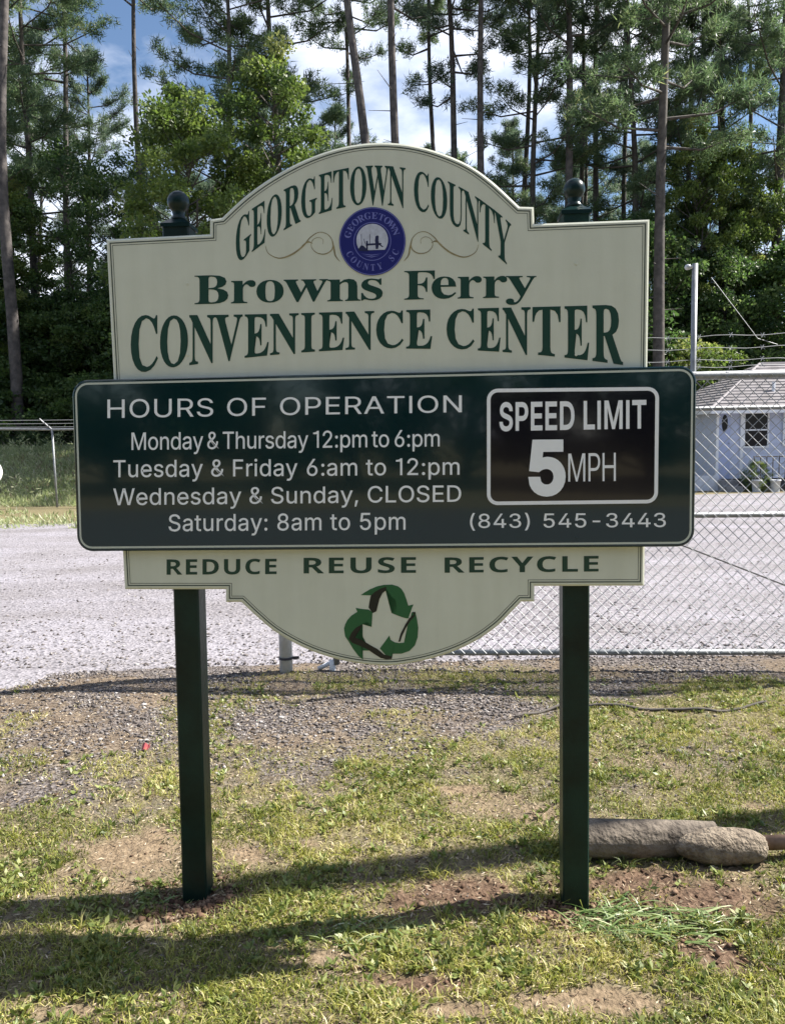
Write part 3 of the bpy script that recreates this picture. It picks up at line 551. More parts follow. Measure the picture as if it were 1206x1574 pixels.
GLYPHS_BOLD = '''C|428|255,-7 187,1 133,24 91,61 62,110 45,170 39,239 46,307 65,367 97,417 141,455 197,478 264,486 300,484 335,477 371,467 404,453 371,370 317,392 290,399 264,402 212,391 175,358 151,306 144,238 151,171 172,120 209,88 264,78 293,80 323,85 386,103 386,18 355,7 324,-1 291,-5
D|497|60,0 60,480 211,480 281,473 342,453 391,419 427,374 450,315 458,244 450,170 427,109 389,61 337,27 273,7 196,0;162,84 206,84 287,101 336,154 353,242 344,311 318,359 275,387 216,396 162,396
E|376|60,0 60,480 336,480 336,396 162,396 162,291 324,291 324,208 162,208 162,84 336,84 336,0
L|379|60,0 60,480 162,480 162,84 357,84 357,0
R|443|60,0 60,480 200,480 285,471 345,444 380,399 392,336 388,305 379,278 365,256 346,237 325,221 302,209 443,0 330,0 216,184 162,184 162,0;162,267 195,267 238,271 267,283 283,304 289,333 283,362 266,382 236,393 193,396 162,396
S|370|167,-7 95,1 31,22 31,117 102,90 138,80 175,77 207,81 228,92 240,108 244,128 237,153 217,172 187,189 150,207 114,225 77,253 61,272 48,293 39,319 36,350 47,407 80,450 131,477 199,486 235,484 270,478 341,453 308,373 249,394 223,400 195,402 170,398 151,388 140,373 136,353 141,330 158,313 187,296 226,277 260,259 289,241 312,220 329,196 340,168 343,133 332,76 297,31 242,3
U|508|252,-7 193,-1 145,15 107,42 70,98 57,171 57,480 158,480 158,186 165,136 183,103 213,85 255,79 297,85 327,105 344,138 349,187 349,480 451,480 451,169 445,122 429,80 401,44 363,16 313,-1
Y|419|159,0 159,183 0,480 110,480 210,282 310,480 419,480 260,187 260,0'''

from mathutils.geometry import tessellate_polygon
def parse(t):
    o = {}
    for row in t.split('\n'):
        c, a, r = row.split('|', 2); o[c] = (float(a), [[tuple(float(v) for v in p.split(',')) for p in k.split(' ')] for k in r.split(';')])
    return o
def area(P): return .5*sum(P[i-1][0]*P[i][1]-P[i][0]*P[i-1][1] for i in range(len(P)))
def inside(p, P):
    r = False
    for i in range(len(P)):
        (x0, y0), (x1, y1) = P[i-1], P[i]
        if (y0 > p[1]) != (y1 > p[1]) and p[0] < (x1-x0)*(p[1]-y0)/(y1-y0)+x0: r = not r
    return r
FONTS = dict(sans=parse(GLYPHS_SANS), serif=parse(GLYPHS_SERIF), bold=parse(GLYPHS_BOLD))
FONTS['sans']['1'] = (335, [[(190, 0), (190, 415), (60, 415), (60, 458), (120, 466), (165, 480), (196, 509), (250, 509), (250, 0)]])
FONTS['sans']['3'] = (453, [[(218, -7), (173, -3), (133, 10), (98, 30), (70, 57), (52, 91), (44, 132), (109, 132), (115, 107), (126, 87), (144, 71), (165, 59), (191, 52), (219, 50), (248, 53), (275, 61), (297, 74), (315, 93), (325, 116), (329, 145), (326, 172), (316, 196), (299, 217), (275, 234), (242, 243), (201, 246), (166, 246), (166, 299), (205, 299), (240, 303), (270, 315), (290, 334), (303, 358), (305, 383), (300, 408), (286, 430), (264, 448), (238, 457), (212, 459), (182, 456), (155, 446), (134, 430), (121, 410), (115, 386), (52, 386), (60, 424), (80, 458), (112, 488), (158, 507), (212, 514), (265, 508), (310, 490), (343, 462), (362, 426), (368, 388), (362, 350), (345, 320), (318, 297), (278, 277), (308, 270), (344, 251), (371, 222), (387, 186), (393, 145), (387, 103), (370, 66), (344, 36), (309, 12), (266, -2)]])
FONTS['sans']['I'] = (190, [[(60, 0), (60, 509), (124, 509), (124, 0)]])
CAPH = {k: max(p[1] for c in v['E'][1] for p in c) for k, v in FONTS.items()}
def thicken(P, d):
    if not d: return P
    n = len(P); o = []
    for i in range(n):
        a, b, c = Vector(P[i-1]), Vector(P[i]), Vector(P[(i+1) % n]); e1 = (b-a).normalized(); e2 = (c-b).normalized()
        n1 = Vector((-e1.y, e1.x)); n2 = Vector((-e2.y, e2.x)); m_ = n1+n2
        if m_.length < 1e-3: m_ = n1.copy()
        m_.normalize(); q = b+m_*d/max(.5, m_.dot(n1)); o.append((q.x, q.y))
    return o
_cache = {}
def glyph(font, c, bold=0):
    """islands of one letter: list of (points, triangles)"""
    key = (font, c, bold)
    if key in _cache: return _cache[key]
    adv, cs = FONTS[font][c]
    big = max(cs, key=lambda P: abs(area(P))); sg = 1 if area(big) > 0 else -1
    outs = [P for P in cs if area(P)*sg > 0]; holes = [P for P in cs if area(P)*sg < 0]
    isl = []
    for P in outs:
        H = [h for h in holes if inside(h[0], P)]
        Q = [thicken(P, -bold*sg)]+[thicken(h, -bold*sg) for h in H]
        tr = tessellate_polygon([[Vector((x_, y_, 0)) for x_, y_ in q_] for q_ in Q])
        isl.append(([p for q_ in Q for p in q_], tr))
    _cache[key] = (adv, isl); return _cache[key]
def layout(font, body, bold=0, track=0, space=150):
    x_ = 0; o = []
    for c in body:
        if c == ' ': x_ += space+track; continue
        adv, isl = glyph(font, c, bold)
        for k, (P, tr) in enumerate(isl): o.append(([(x_+a, b) for a, b in P], tr, k))
        x_ += adv+track
    return o
def sans(body, L, R, off, mt, parent, bold=0, track=0, font='sans', space=150):
    """L and R: (x, y of cap top, y of baseline) at the left and right end of the line"""
    isl = layout(font, body, bold, track, space); allx = [p[0] for P, _, _ in isl for p in P]; x0, x1 = min(allx), max(allx); cap = CAPH[font]
    tl, bl, tr_, br = SL(L[0], L[1], off), SL(L[0], L[2], off), SL(R[0], R[1], off), SL(R[0], R[2], off)
    mbx = MB()
    for P, tr, k in isl:
        V = []
        for p in P:
            a = (p[0]-x0)/(x1-x0); b = p[1]/cap
            V.append(P3(tuple((1-a)*(1-b)*bl[i]+a*(1-b)*br[i]+(1-a)*b*tl[i]+a*b*tr_[i] for i in range(2)), off+k*.00005))
        mbx.add(V, tr)
    o = mbx.obj('lettering', mt, parent); o['label'] = 'lettering '+body; return o
T = PO+.0007
sans('HOURS OF OPERATION', (165, 614, 642.5), (709.5, 607.5, 633.5), T, M_white, panel, 0, 12, space=210)
sans('Monday & Thursday 12:pm to 6:pm', (202, 665, 691.5), (675.5, 660.5, 686), T, M_white, panel, 3, -12, space=120)
sans('Tuesday & Friday 6:am to 12:pm', (174, 707.5, 733.5), (706, 704, 729.5), T, M_white, panel, 3, 6, space=200)
sans('Wednesday & Sunday, CLOSED', (174, 751, 776.5), (708.5, 746, 771), T, M_white, panel, 3, 4, space=190)
sans('Saturday: 8am to 5pm', (259, 791, 816.5), (623, 788, 814), T, M_white, panel, 3, 8, space=200)
sans('(843) 545-3443', (722, 790, 811.5), (1023, 788.5, 810), T, M_white, panel, 3, 18, space=230)
T2 = PO+.0049
sans('SPEED LIMIT', (767, 620, 661), (993, 616, 657), T2, M_white, plate, 20, 22, space=170)
sans('5', (811.5, 681, 757.5), (869, 680.5, 757), T2, M_white, plate, 34)
sans('MPH', (873, 697, 740.5), (946, 695.5, 739.5), T2, M_white, plate, -3, -30)
sans('REDUCE', (256, 860, 883.5), (425, 859, 882.5), .0008, M_sgreen, board, 0, 30, 'bold')
sans('REUSE', (466.5, 857.5, 881.5), (639, 856.5, 880.5), .0008, M_sgreen, board, 0, 30, 'bold')
sans('RECYCLE', (683, 857, 880.5), (919.5, 854.5, 878.5), .0008, M_sgreen, board, 0, 30, 'bold')

def serif_line(chars, boxes, topf, botf, off, mt, parent, base=0.0, **kw):
    """letters of a bold roman fitted between two curves; base: baseline height within the box for letters with a tail"""
    mbx = MB()
    for c, (xa, xb) in zip(chars, boxes):
        adv, isl = glyph('serif', c, kw.get('bold', 0))
        xs_ = [p[0] for P, _ in isl for p in P]; ys_ = [p[1] for P, _ in isl for p in P]; x0, x1, y0, y1 = min(xs_), max(xs_), min(ys_), max(ys_)
        if c.isupper() or c in 'BF': y0, y1 = (0, CAPH['serif']) if c not in 'GCOU' else (y0, y1)
        for k, (P, tr) in enumerate(isl):
            V = []
            for p in P:
                X = xa+(xb-xa)*(p[0]-x0)/(x1-x0); v = (p[1]-y0)/(y1-y0); V.append(P3(SL(X, botf(X)*(1-v)+topf(X)*v, 0), off+k*.00005))
            mbx.add(V, tr)
    o = mbx.obj('lettering', mt, parent); o['label'] = 'lettering '+''.join(chars); return o
def itp(tab):
    xs_, ys_ = zip(*tab)
    # smooth interpolation by low-order fit
    cf = np.polyfit(xs_, ys_, 4); return lambda X: float(np.polyval(cf, X))
tx = [374, 396, 421, 448, 474, 500, 523, 550, 580, 606, 647, 675, 701, 725, 746, 772]
tt = [330, 314, 301, 286, 273.5, 265, 260, 255.5, 253.5, 256, 264.5, 273, 284.5, 297.5, 310.5, 333.7]
tb = [398, 381, 363, 347.5, 334, 325.5, 320, 316, 314.5, 316, 325, 335, 349, 363.5, 379, 400]
boxG = [(362.5, 386), (387, 408), (410, 433), (436, 462), (463, 487), (490, 511), (512, 536), (538, 563), (562, 598), (596, 623)]
boxC = [(636, 659), (662, 687), (688, 712), (712, 738), (737, 760), (759, 785)]
serif_line('GEORGETOWN'+'COUNTY', boxG+boxC, itp(list(zip(tx, tt))), itp(list(zip(tx, tb))), .0008, M_sgreen, board, T=.30, t=.085, S=.035)
cb = [(201, 243), (246, 289), (291, 332), (330, 373), (376, 413), (415, 459), (463, 484), (490, 529), (531, 575), (578, 620), (624, 664),
      (686, 729), (734, 769), (772, 815), (818, 861), (867, 905), (910, 957)]
cxs = [221, 267, 312, 348, 397, 433, 473, 509, 551, 599, 643, 706, 753, 792, 840, 887, 932]
ct = [484.5, 483.5, 485, 484, 483, 482.5, 481, 480.5, 479, 477.5, 476, 474, 474, 473, 472, 470.5, 469]
cbm = [572, 565, 557.5, 552.5, 548, 544, 540, 538.5, 536.5, 536, 535, 537, 539, 542.5, 546, 551, 557]
serif_line('CONVENIENCE'+'CENTER', cb, itp(list(zip(cxs, ct))), itp(list(zip(cxs, cbm))), .0008, M_sgreen, board, bold=3)
lowt = lambda X: 431.5-(X-300)*.0135; lowb = lambda X: 467.5-(X-300)*.0215
capt = lambda X: 423.5-(X-300)*.022
serif_line('B', [(299, 351)], capt, lowb, .0008, M_sgreen, board, T=.36, S=.07)
serif_line('rowns', [(355, 393), (394, 436), (436, 504), (503, 554), (555, 588)], lowt, lowb, .0008, M_sgreen, board, T=.33, t=.09, S=.07)
serif_line('F', [(621, 668)], capt, lowb, .0008, M_sgreen, board, T=.38, S=.07)
serif_line('err', [(663, 701), (703, 740), (742, 779)], lambda X: 424.5-(X-700)*.01, lowb, .0008, M_sgreen, board, T=.34, t=.09, S=.07)
serif_line('y', [(777, 824)], lambda X: 424, lambda X: 468.5, .0008, M_sgreen, board, T=.36, t=.12, S=.05)

# faded scrolls beside the seal
def scroll(pts, ws, flip):
    P = [(300+a/2.319, 200+b/2.319) for a, b in pts]
    if flip: P = [(2*571.5-a, b-(571.5-a)*.012) for a, b in P]
    P = catmull([SL(*p) for p in P], 6); n = len(P); W = np.interp(np.linspace(0, 1, n), np.linspace(0, 1, len(ws)), ws)
    V = []
    for i in range(n):
        a = np.array(P[max(i-1, 0)]); b = np.array(P[min(i+1, n-1)]); t = (b-a)/np.linalg.norm(b-a); nn = np.array([-t[1], t[0]])
        V += [P3(tuple(np.array(P[i])-nn*W[i]/2), .0007+.00002*(i % 2)), P3(tuple(np.array(P[i])+nn*W[i]/2), .0007+.00002*(i % 2))]
    return V, [(2*i, 2*i+1, 2*i+3, 2*i+2) for i in range(n-1)]
for fl in (False, True):
    mbx = MB()
    mbx.add(*scroll([(250, 412), (262, 440), (300, 456), (345, 442), (385, 412), (410, 382), (440, 364), (470, 370), (489, 395), (487, 425), (462, 441), (432, 436), (414, 415), (418, 392), (438, 382), (455, 390), (455, 406)],
                    [.001, .002, .0035, .0055, .0045, .003, .002, .002, .0025, .0035, .0035, .0025, .0018, .0016, .0014, .0012, .001], fl))
    mbx.add(*scroll([(488, 392), (494, 420), (500, 448), (516, 468)], [.003, .0055, .004, .001], fl))
    mbx.add(*scroll([(380, 412), (402, 398), (418, 404)], [.001, .005, .001], fl))
    mbx.obj('scroll_ornament', M_gold, board)

# county seal
def disc(c, r, off, mbx, a0=0, a1=360, n=64, sq=1.0):
    V = [P3((c[0]+r*math.cos(math.radians(a0+(a1-a0)*i/n)), c[1]+r*sq*math.sin(math.radians(a0+(a1-a0)*i/n))), off) for i in range(n+1)]
    mbx.add(V, [tuple(range(n+1))])
def annulus(c, r0, r1, off, mbx, n=72):
    V = []
    for i in range(n):
        a = 2*math.pi*i/n
        V += [P3((c[0]+r0*math.cos(a), c[1]+r0*math.sin(a)), off), P3((c[0]+r1*math.cos(a), c[1]+r1*math.sin(a)), off)]
    mbx.add(V, [(2*i, 2*i+1, (2*i+3) % (2*n), (2*i+2) % (2*n)) for i in range(n)])
sc = SL(572, 371); sr = abs(SL(572, 371)[0]-SL(623.2, 371)[0])
mbx = MB()
V = [P3((sc[0]+sr*math.cos(2*math.pi*i/72), sc[1]+sr*math.sin(2*math.pi*i/72)), o_) for o_ in (0, .002) for i in range(72)]
mbx.add(V, [(i, (i+1) % 72, 72+(i+1) % 72, 72+i) for i in range(72)]+[tuple(range(72, 144))])
seal = mbx.obj('county_seal', M_blue, sign)
mbx = MB(); annulus(sc, sr*.965, sr*.985, .0026, mbx); annulus(sc, sr*.545, sr*.565, .0026, mbx); mbx.obj('ring', M_sealt, seal)
mbx = MB(); cc = (sc[0], sc[1]+.004)
# white picture field, cut off by the dark water line
n = 40; pts = [(cc[0]+sr*.475*math.cos(math.radians(-38+256*i/n)), cc[1]+sr*.475*math.sin(math.radians(-38+256*i/n))) for i in range(n+1)]
mbx.add([P3(p, .0028) for p in pts], [tuple(range(len(pts)))]); mbx.obj('picture_field', M_sealw, seal)
mbx = MB()
def spx(a, b): return SL(500+a/8.04, 300+b/8.04)
for poly in ([(405, 670), (440, 620), (470, 625), (500, 655), (540, 690), (420, 690)], [(500, 600), (690, 590), (690, 612), (500, 625)], [(505, 565), (525, 565), (525, 680), (505, 680)],
             [(612, 560), (618, 510), (645, 495), (660, 510), (655, 560), (665, 600), (650, 665), (622, 665), (618, 600)], [(655, 590), (715, 635), (705, 645), (650, 605)],
             [(545, 480), (552, 480), (552, 600), (545, 600)], [(470, 540), (476, 540), (500, 600), (492, 600)], [(440, 480), (446, 480), (452, 640), (446, 640)]):
    mbx.add([P3(spx(*p), .0031) for p in poly], [tuple(range(len(poly)))])
mbx.obj('boat_and_figure', mat('seal_dark_blue', (.01, .012, .06), .5), seal)
mbx = MB(); 
for i, (y0, xx0, xx1) in enumerate(((722, 440, 700), (745, 470, 670))):
    mbx.add([P3(spx(*p), .0031) for p in ((xx0, y0), ((xx0+xx1)/2, y0+26), (xx1, y0), ((xx0+xx1)/2, y0+14))], [(0, 1, 2, 3)])
mbx.obj('water_lines', M_sealt, seal)
def ring_text(body, r, hgt, a_start, a_end, inward, off, mt, parent):
    mbx = MB(); n = len(body)
    for i, chx in enumerate(body):
        if chx in ' ,': continue
        adv, isl = glyph('serif', chx, 0); V = [p for P, _ in isl for p in P]; F = []; b_ = 0
        for P, tr in isl: F += [tuple(b_+j for j in t_) for t_ in tr]; b_ += len(P)
        xm = (min(p[0] for p in V)+max(p[0] for p in V))/2
        a = math.radians(a_start+(a_end-a_start)*i/(n-1)); o = []
        sc_ = hgt/CAPH['serif']
        for v in V:
            lx = (v[0]-xm)*sc_*(-1 if inward else 1); ly = (v[1])*sc_
            rr = r+(-ly if inward else ly)
            aa = a-lx/(r+hgt/2)
            o.append(P3((sc[0]+rr*math.cos(aa), sc[1]+rr*math.sin(aa)), off))
        mbx.add(o, F)
    mbx.obj('lettering', mt, parent)
ring_text('GEORGETOWN', sr*.66, sr*.19, 163, 20, False, .0028, M_sealt, seal)
ring_text('COUNTY SC', sr*.86, sr*.19, 207, 334, True, .0028, M_sealt, seal)

# recycling emblem
def epx(a, b): return SL(500+a/7.5375, 880+b/7.5375)
def polyobj(polys, off, name, mt, parent):
    bm = bmesh.new()
    for k, P in enumerate(polys):
        vs = [bm.verts.new(P3(epx(*p), off+k*.00008)) for p in P]; bm.faces.new(vs)
    bmesh.ops.triangulate(bm, faces=bm.faces[:]); me = bpy.data.meshes.new(name); bm.to_mesh(me); bm.free()
    return link(name, me, mt, parent)
E1 = [[(410, 262), (455, 230), (520, 193), (600, 160), (680, 143), (770, 140), (840, 160), (880, 190), (912, 240), (937, 310), (960, 385), (1020, 370), (1000, 415), (960, 532), (930, 530), (860, 508), (765, 470), (820, 455), (826, 400), (815, 335), (800, 300), (765, 280), (735, 235), (705, 195), (680, 185), (640, 205), (570, 245), (525, 265)],
      [(350, 410), (420, 422), (500, 430), (545, 460), (535, 630), (505, 590), (475, 570), (430, 600), (380, 645), (340, 700), (318, 775), (400, 850), (520, 905), (420, 905), (435, 1010), (380, 965), (320, 885), (270, 800), (228, 740), (215, 650), (230, 600), (255, 550), (300, 500), (370, 455)],
      [(740, 730), (755, 780), (800, 808), (850, 818), (910, 812), (935, 740), (950, 620), (975, 570), (1010, 520), (1000, 462), (1040, 455), (1060, 540), (1075, 640), (1068, 750), (1035, 845), (975, 908), (880, 940), (770, 942), (770, 1000), (700, 960), (630, 880), (690, 800)]]
E2 = [[(525, 268), (570, 225), (640, 185), (705, 165), (702, 205), (660, 240), (625, 310), (605, 380), (590, 450), (545, 470), (500, 405), (510, 340)],
      [(430, 598), (400, 665), (338, 752), (430, 785), (520, 842), (600, 885), (680, 952), (770, 970), (765, 1002), (700, 1005), (640, 990), (560, 940), (480, 885), (380, 842), (310, 815), (270, 770), (300, 700), (350, 640)],
      [(1010, 455), (1042, 462), (1030, 510), (980, 565), (930, 645), (885, 740), (866, 802), (845, 802), (870, 710), (920, 610), (970, 530), (1022, 488)]]
emb = polyobj(E1, .0009, 'recycling_emblem', M_rgreen, sign)
polyobj(E2, .0013, 'arrow_shade', M_rblack, emb)
# screw heads
for (px_, py_) in ((288, 436), (288, 545), (885, 405), (885, 545), (287, 600), (885, 578), (287, 828), (886, 826)):
    off = PO if py_ > 560 else 0
    s_, z_ = SL(px_, py_, off); mbx = MB()
    V = [(s_+.0045*math.cos(k*math.pi/4), -off-.0018, z_+.0045*math.sin(k*math.pi/4)) for k in range(8)]+[(s_+.0055*math.cos(k*math.pi/4), -off-.0001, z_+.0055*math.sin(k*math.pi/4)) for k in range(8)]
    mbx.add(V, [tuple(range(8))]+[(k, (k+1) % 8, 8+(k+1) % 8, 8+k) for k in range(8)])
    mbx.obj('screw', M_panel if off else M_cream, sign)

# ------------------------------------------------------------------ chain link gate behind the sign
ga = np.array([0.513, 5.476]); gb = np.array([2.58, 5.354]); gd = (gb-ga)/np.linalg.norm(gb-ga)
def gx(px_):                         # position along the gate line seen at px
    d = ray(px_, 800); A_ = np.array([[d[0], -gd[0]], [d[1], -gd[1]]]); return float(np.linalg.solve(A_, ga)[1])
s0 = gx(512); s1 = 3.15
gate = thing('chain_link_gate', 'galvanised chain link gate with horizontal rails closing the gravel drive behind the sign', 'gate', (ga[0], ga[1], 0), math.atan2(gd[1], gd[0]))
def gz(py_, px_=1120):
    d = ray(px_, py_); Yv = ga[1]+gd[1]*gx(px_); t = Yv/d[1]; return EYE+d[2]*t
zb_, z1_, z2_, z3_ = gz(1003), gz(792), gz(628), gz(577)
rails = [(zb_, .021), (z1_, .019), (z2_, .015), (z3_, .028)]
for zz, r_ in rails:
    mb = MB(); mb.tube([(s0, 0, zz), (s1, 0, zz+.004)], r_, 12); mb.obj('rail', M_galv, gate, smooth=True)
for s_ in (s0, s1):
    mb = MB(); mb.tube([(s_, 0, .045), (s_, 0, z3_)], .024, 12); mb.obj('gate_frame_post', M_galv, gate, smooth=True)
su_ = gx(1063)
mb = MB(); mb.tube([(su_, .03, z1_-.02), (su_, .03, gz(402))], .019, 12); mb.obj('upright', M_galv, gate, smooth=True)
mb = MB(); 
c_ = (su_-.045, .03, gz(407)); mb.lathe([(.001, -.018), (.014, -.016), (.022, 0), (.016, .014), (.001, .018)], c_, 12); mb.tube([(su_-.045, .03, c_[2]), (su_, .03, c_[2])], .012, 8)
mb.obj('cap_fitting', M_whitep, gate, smooth=True)
mb = MB(); mb.tube([(gx(880), -.015, gz(772)), (gx(1062), -.02, gz(843)), (gx(1206), -.02, gz(899)), (s1, -.02, gz(960))], .0055, 6); mb.obj('truss_rod', mat('dark_rod', (.05, .05, .055), .6), gate)
mb = MB(); mb.tube([(gx(1088), .03, gz(424)), (gx(1160), .03, gz(520)), (gx(1190), .03, gz(530))], .0022, 5); mb.obj('guy_wire', M_galv, gate)
for k, (ya, yb2) in enumerate(((519, 508.5), (537, 529.5), (555, 549.5), (566, 558))):
    mb = MB(); zA, zB = gz(ya, 1000), gz(yb2, 1206); sa, sbb = gx(1000), gx(1206)
    P = []
    for i in range(41):
        s_ = s0+(s1-s0)*i/40; P.append((s_, .04, zA+(zB-zA)*(s_-sa)/(sbb-sa)*.6+.006*math.sin(i*1.3+k)))
    mb.tube(P, .0019, 4)
    for i in range(2, 40, 2):
        p = P[i]; mb.tube([(p[0]-.012, .03, p[2]-.016), (p[0]+.012, .05, p[2]+.016)], .0022, 3); mb.tube([(p[0]+.012, .03, p[2]-.016), (p[0]-.010, .05, p[2]+.016)], .0022, 3)
    mb.obj('barbed_wire', M_wire, gate)
def chainlink(L_, z0, z1, step, r, weave=.004):
    H = z1-z0; V = []; F = []; b = 0
    mbx = MB()
    def clip(xa, za, xb, zb):
        if xa < 0: za += (zb-za)*(0-xa)/(xb-xa); xa = 0
        if xb > L_: zb = za+(zb-za)*(L_-xa)/(xb-xa); xb = L_
        return xa, za, xb, zb
    nn = int((L_+H)/step)+1
    for i in range(nn+1):
        for sgn in (1, -1):
            xa = i*step-H; xb = i*step
            if xb <= 0 or xa >= L_: continue
            za, zb = (z0, z1) if sgn > 0 else (z1, z0)
            xa, za, xb, zb = clip(xa, za, xb, zb)
            if xb-xa < 1e-3: continue
            mbx.tube([(xa, weave*sgn, za), (xb, weave*sgn, zb)], r, 3, caps=False)
    return mbx
mb = chainlink(s1-s0, zb_, z3_, .074, .0028); o = mb.obj('chain_link_mesh', M_wire, gate, loc=(s0, -.024, 0)); o['kind'] = 'stuff'

# white gate post with its strap, left end of the gate
px0 = G(440, 1034); R_ = 10.5/FOC*px0[1]
gp = thing('gate_post', 'short white round steel gate post with a dark strap under the sign board', 'post', (px0[0], px0[1], 0))
mb = MB(); mb.tube([(0, 0, -.1), (0, 0, 2.05)], R_, 20); mb.obj('pole', M_whitep, gp, smooth=True)
mb = MB(); zst = AT(440, 1011, px0[1]).z; mb.tube([(0, 0, zst-.008), (0, 0, zst+.008)], R_+.004, 20); mb.box(R_, R_+.045, -.008, .008, zst-.008, zst+.008)
mb.obj('strap', mat('dark_steel', (.03, .03, .045), .5), gp)
p = G(511, 1031)
st = thing('drop_rod_sleeve', 'small white pipe stub in the ground right of the white gate post', 'pipe', (p[0], p[1], 0))
mb = MB(); mb.tube([(0, 0, -.05), (0, 0, .075)], .022, 14); mb.tube([(-.10, .02, .01), (-.02, .01, .05)], .016, 8); mb.obj('sleeve', M_whitep, st, smooth=True)
# unseen pole, added to throw a band of shade across the grass
up = thing('shadow_pole', 'unseen round pole added off to the right to cast a shadow band', 'pole', (4.25, 3.79, 0))
mb = MB(); mb.tube([(0, 0, -.2), (.0, 0, 7.5)], [.105, .075], 16); mb.obj('pole', M_bark, up, smooth=True)

# ------------------------------------------------------------------ rear fence on the left
fy = G(90, 780)[1]
fl = AT(-160, 655, fy); fr = AT(700, 668, fy)
rf = thing('rear_fence', 'distant chain link fence with barbed wire in front of the tall weeds', 'fence', (0, fy, 0))
zr = AT(80, 660, fy).z; xp = AT(88, 780, fy).x; xt = AT(80, 660, fy).x
mb = MB(); mb.tube([(-13, 0, zr+.05), (xt-2, 0, zr+.045), (xt, 0, zr), (4, 0, zr-.04)], .028, 8); mb.obj('rail', M_galv, rf, smooth=True)
for k in (-2, -1, 0, 1, 2, 3, 4, 5):
    mb = MB(); x0 = xp+k*2.9; mb.tube([(x0, 0, -.1), (x0-(xp-xt), 0, zr)], .028, 8); mb.obj('post', M_galv, rf, smooth=True)
    mb = MB(); mb.tube([(x0-(xp-xt), 0, zr), (x0-(xp-xt)-.26, -.1, zr+.27)], .02, 6); mb.obj('barb_arm', M_galv, rf)
for k in range(3):
    mb = MB(); zz = zr+.06+.085*k
    mb.tube([(-13, -.03*k, zz+.04), (xt, -.03*k, zz), (4, -.03*k, zz-.05)], .006, 4); mb.obj('barbed_wire', M_wire, rf)
mb = chainlink(15.5, .03, zr, .13, .0008); o = mb.obj('chain_link_mesh', M_thin, rf, loc=(-12, -.03, 0)); o['kind'] = 'stuff'
# white tank
tp = AT(-17, 726, fy-2.4); 
tk = thing('white_tank', 'white rounded tank end at the left edge in front of the rear fence', 'tank', (tp.x, tp.y, 0))
mb = MB(); V = []
R_ = .30
mb2 = [(R_*math.cos(a)*1.0, R_*math.sin(a)) for a in np.linspace(0, math.pi/2, 8)]
rows = [(-2.0, R_)]+[(R_*.9*math.sin(a), R_*math.cos(a)) for a in np.linspace(0, math.pi/2*.98, 8)]
for xx_, rr in rows:
    for k in range(20): V.append((xx_, rr*math.cos(2*math.pi*k/20), tp.z+rr*math.sin(2*math.pi*k/20)))
F = [(i*20+k, i*20+(k+1) % 20, (i+1)*20+(k+1) % 20, (i+1)*20+k) for i in range(len(rows)-1) for k in range(20)]
mb.add(V, F); mb.obj('tank_body', mat('tank_white', (.78, .78, .74), .4), tk, smooth=True)
for xx_ in (-.2, -1.6):
    mb = MB(); mb.box(xx_-.06, xx_+.06, -.2, .2, -.05, tp.z-R_*.8); mb.obj('leg', M_galv, tk)

# ------------------------------------------------------------------ small office behind the gate
by = 23.0; bx0 = AT(1099.5, 700, by).x; bw = 8.5; bdp = 5.2
bl = thing('attendant_office', 'small white sided office with a brown shingled hip roof behind the gate', 'building', (bx0, by, 0), 0)
ez = AT(1120, 627, by).z; fz = .32
M_side = mat('white_siding', (.52, .57, .72), .6, var=.07, vscale=4); M_trim = mat('white_trim', (.72, .74, .78), .5)
M_glass = mat('dark_window_glass', (.008, .009, .016), .12, spec=.2)
M_shing = mat('brown_grey_shingles', (.13, .12, .125), .9, col2=(.21, .195, .205), vscale=3.5, bump=.5, bscale=25)
mb = MB(); mb.box(0, bw, .03, bdp, fz, ez); wall = mb.obj('wall', M_side, bl)
nb = int((ez-fz)/.14)
for k in range(nb):          # lap siding boards
    mb = MB(); z0 = fz+k*.14; mb.add([(0, .028, z0+.139), (bw, .028, z0+.139), (bw, .0, z0), (0, .0, z0), (0, .028, z0), (bw, .028, z0)], [(3, 2, 1, 0), (3, 4, 5, 2)])
    mb.obj('siding_board', M_side, wall)
mb = MB(); mb.box(.03, bw-.03, .06, bdp-.05, -.1, fz-.003); mb.obj('foundation', mat('dark_block', (.06, .06, .065), .9, var=.3, vscale=6), bl)
def bxp(px_): return AT(px_, 700, by).x-bx0
def bzp(py_, px_=1140): return AT(px_, py_, by).z
mb = MB(); mb.box(bxp(1101.5), bxp(1120), -.035, -.002, fz, bzp(634)); dr = mb.obj('door', mat('pale_blue_door', (.36, .42, .62), .5), bl)
mb = MB(); cx_ = (bxp(1103)+bxp(1118))/2+.02; cz_ = bzp(650)
mb.add([(cx_+.085*math.cos(a), -.04, cz_+.24*math.sin(a)) for a in np.linspace(0, 2*math.pi, 24, endpoint=False)], [tuple(range(24))]); mb.obj('oval_pane', M_glass, dr)
mb = MB(); mb.lathe([(.001, 0), (.02, .01), (.02, .03), (.001, .04)], (bxp(1118), -.06, 1.3), 8); mb.obj('handle', M_galv, dr)
mb = MB(); mb.box(bxp(1136), bxp(1140), -.06, -.004, fz, ez-.02); mb.obj('corner_board', M_trim, bl)
mb = MB(); mb.box(-.01, .06, -.05, -.004, fz, ez-.02); mb.obj('corner_board', M_trim, bl)
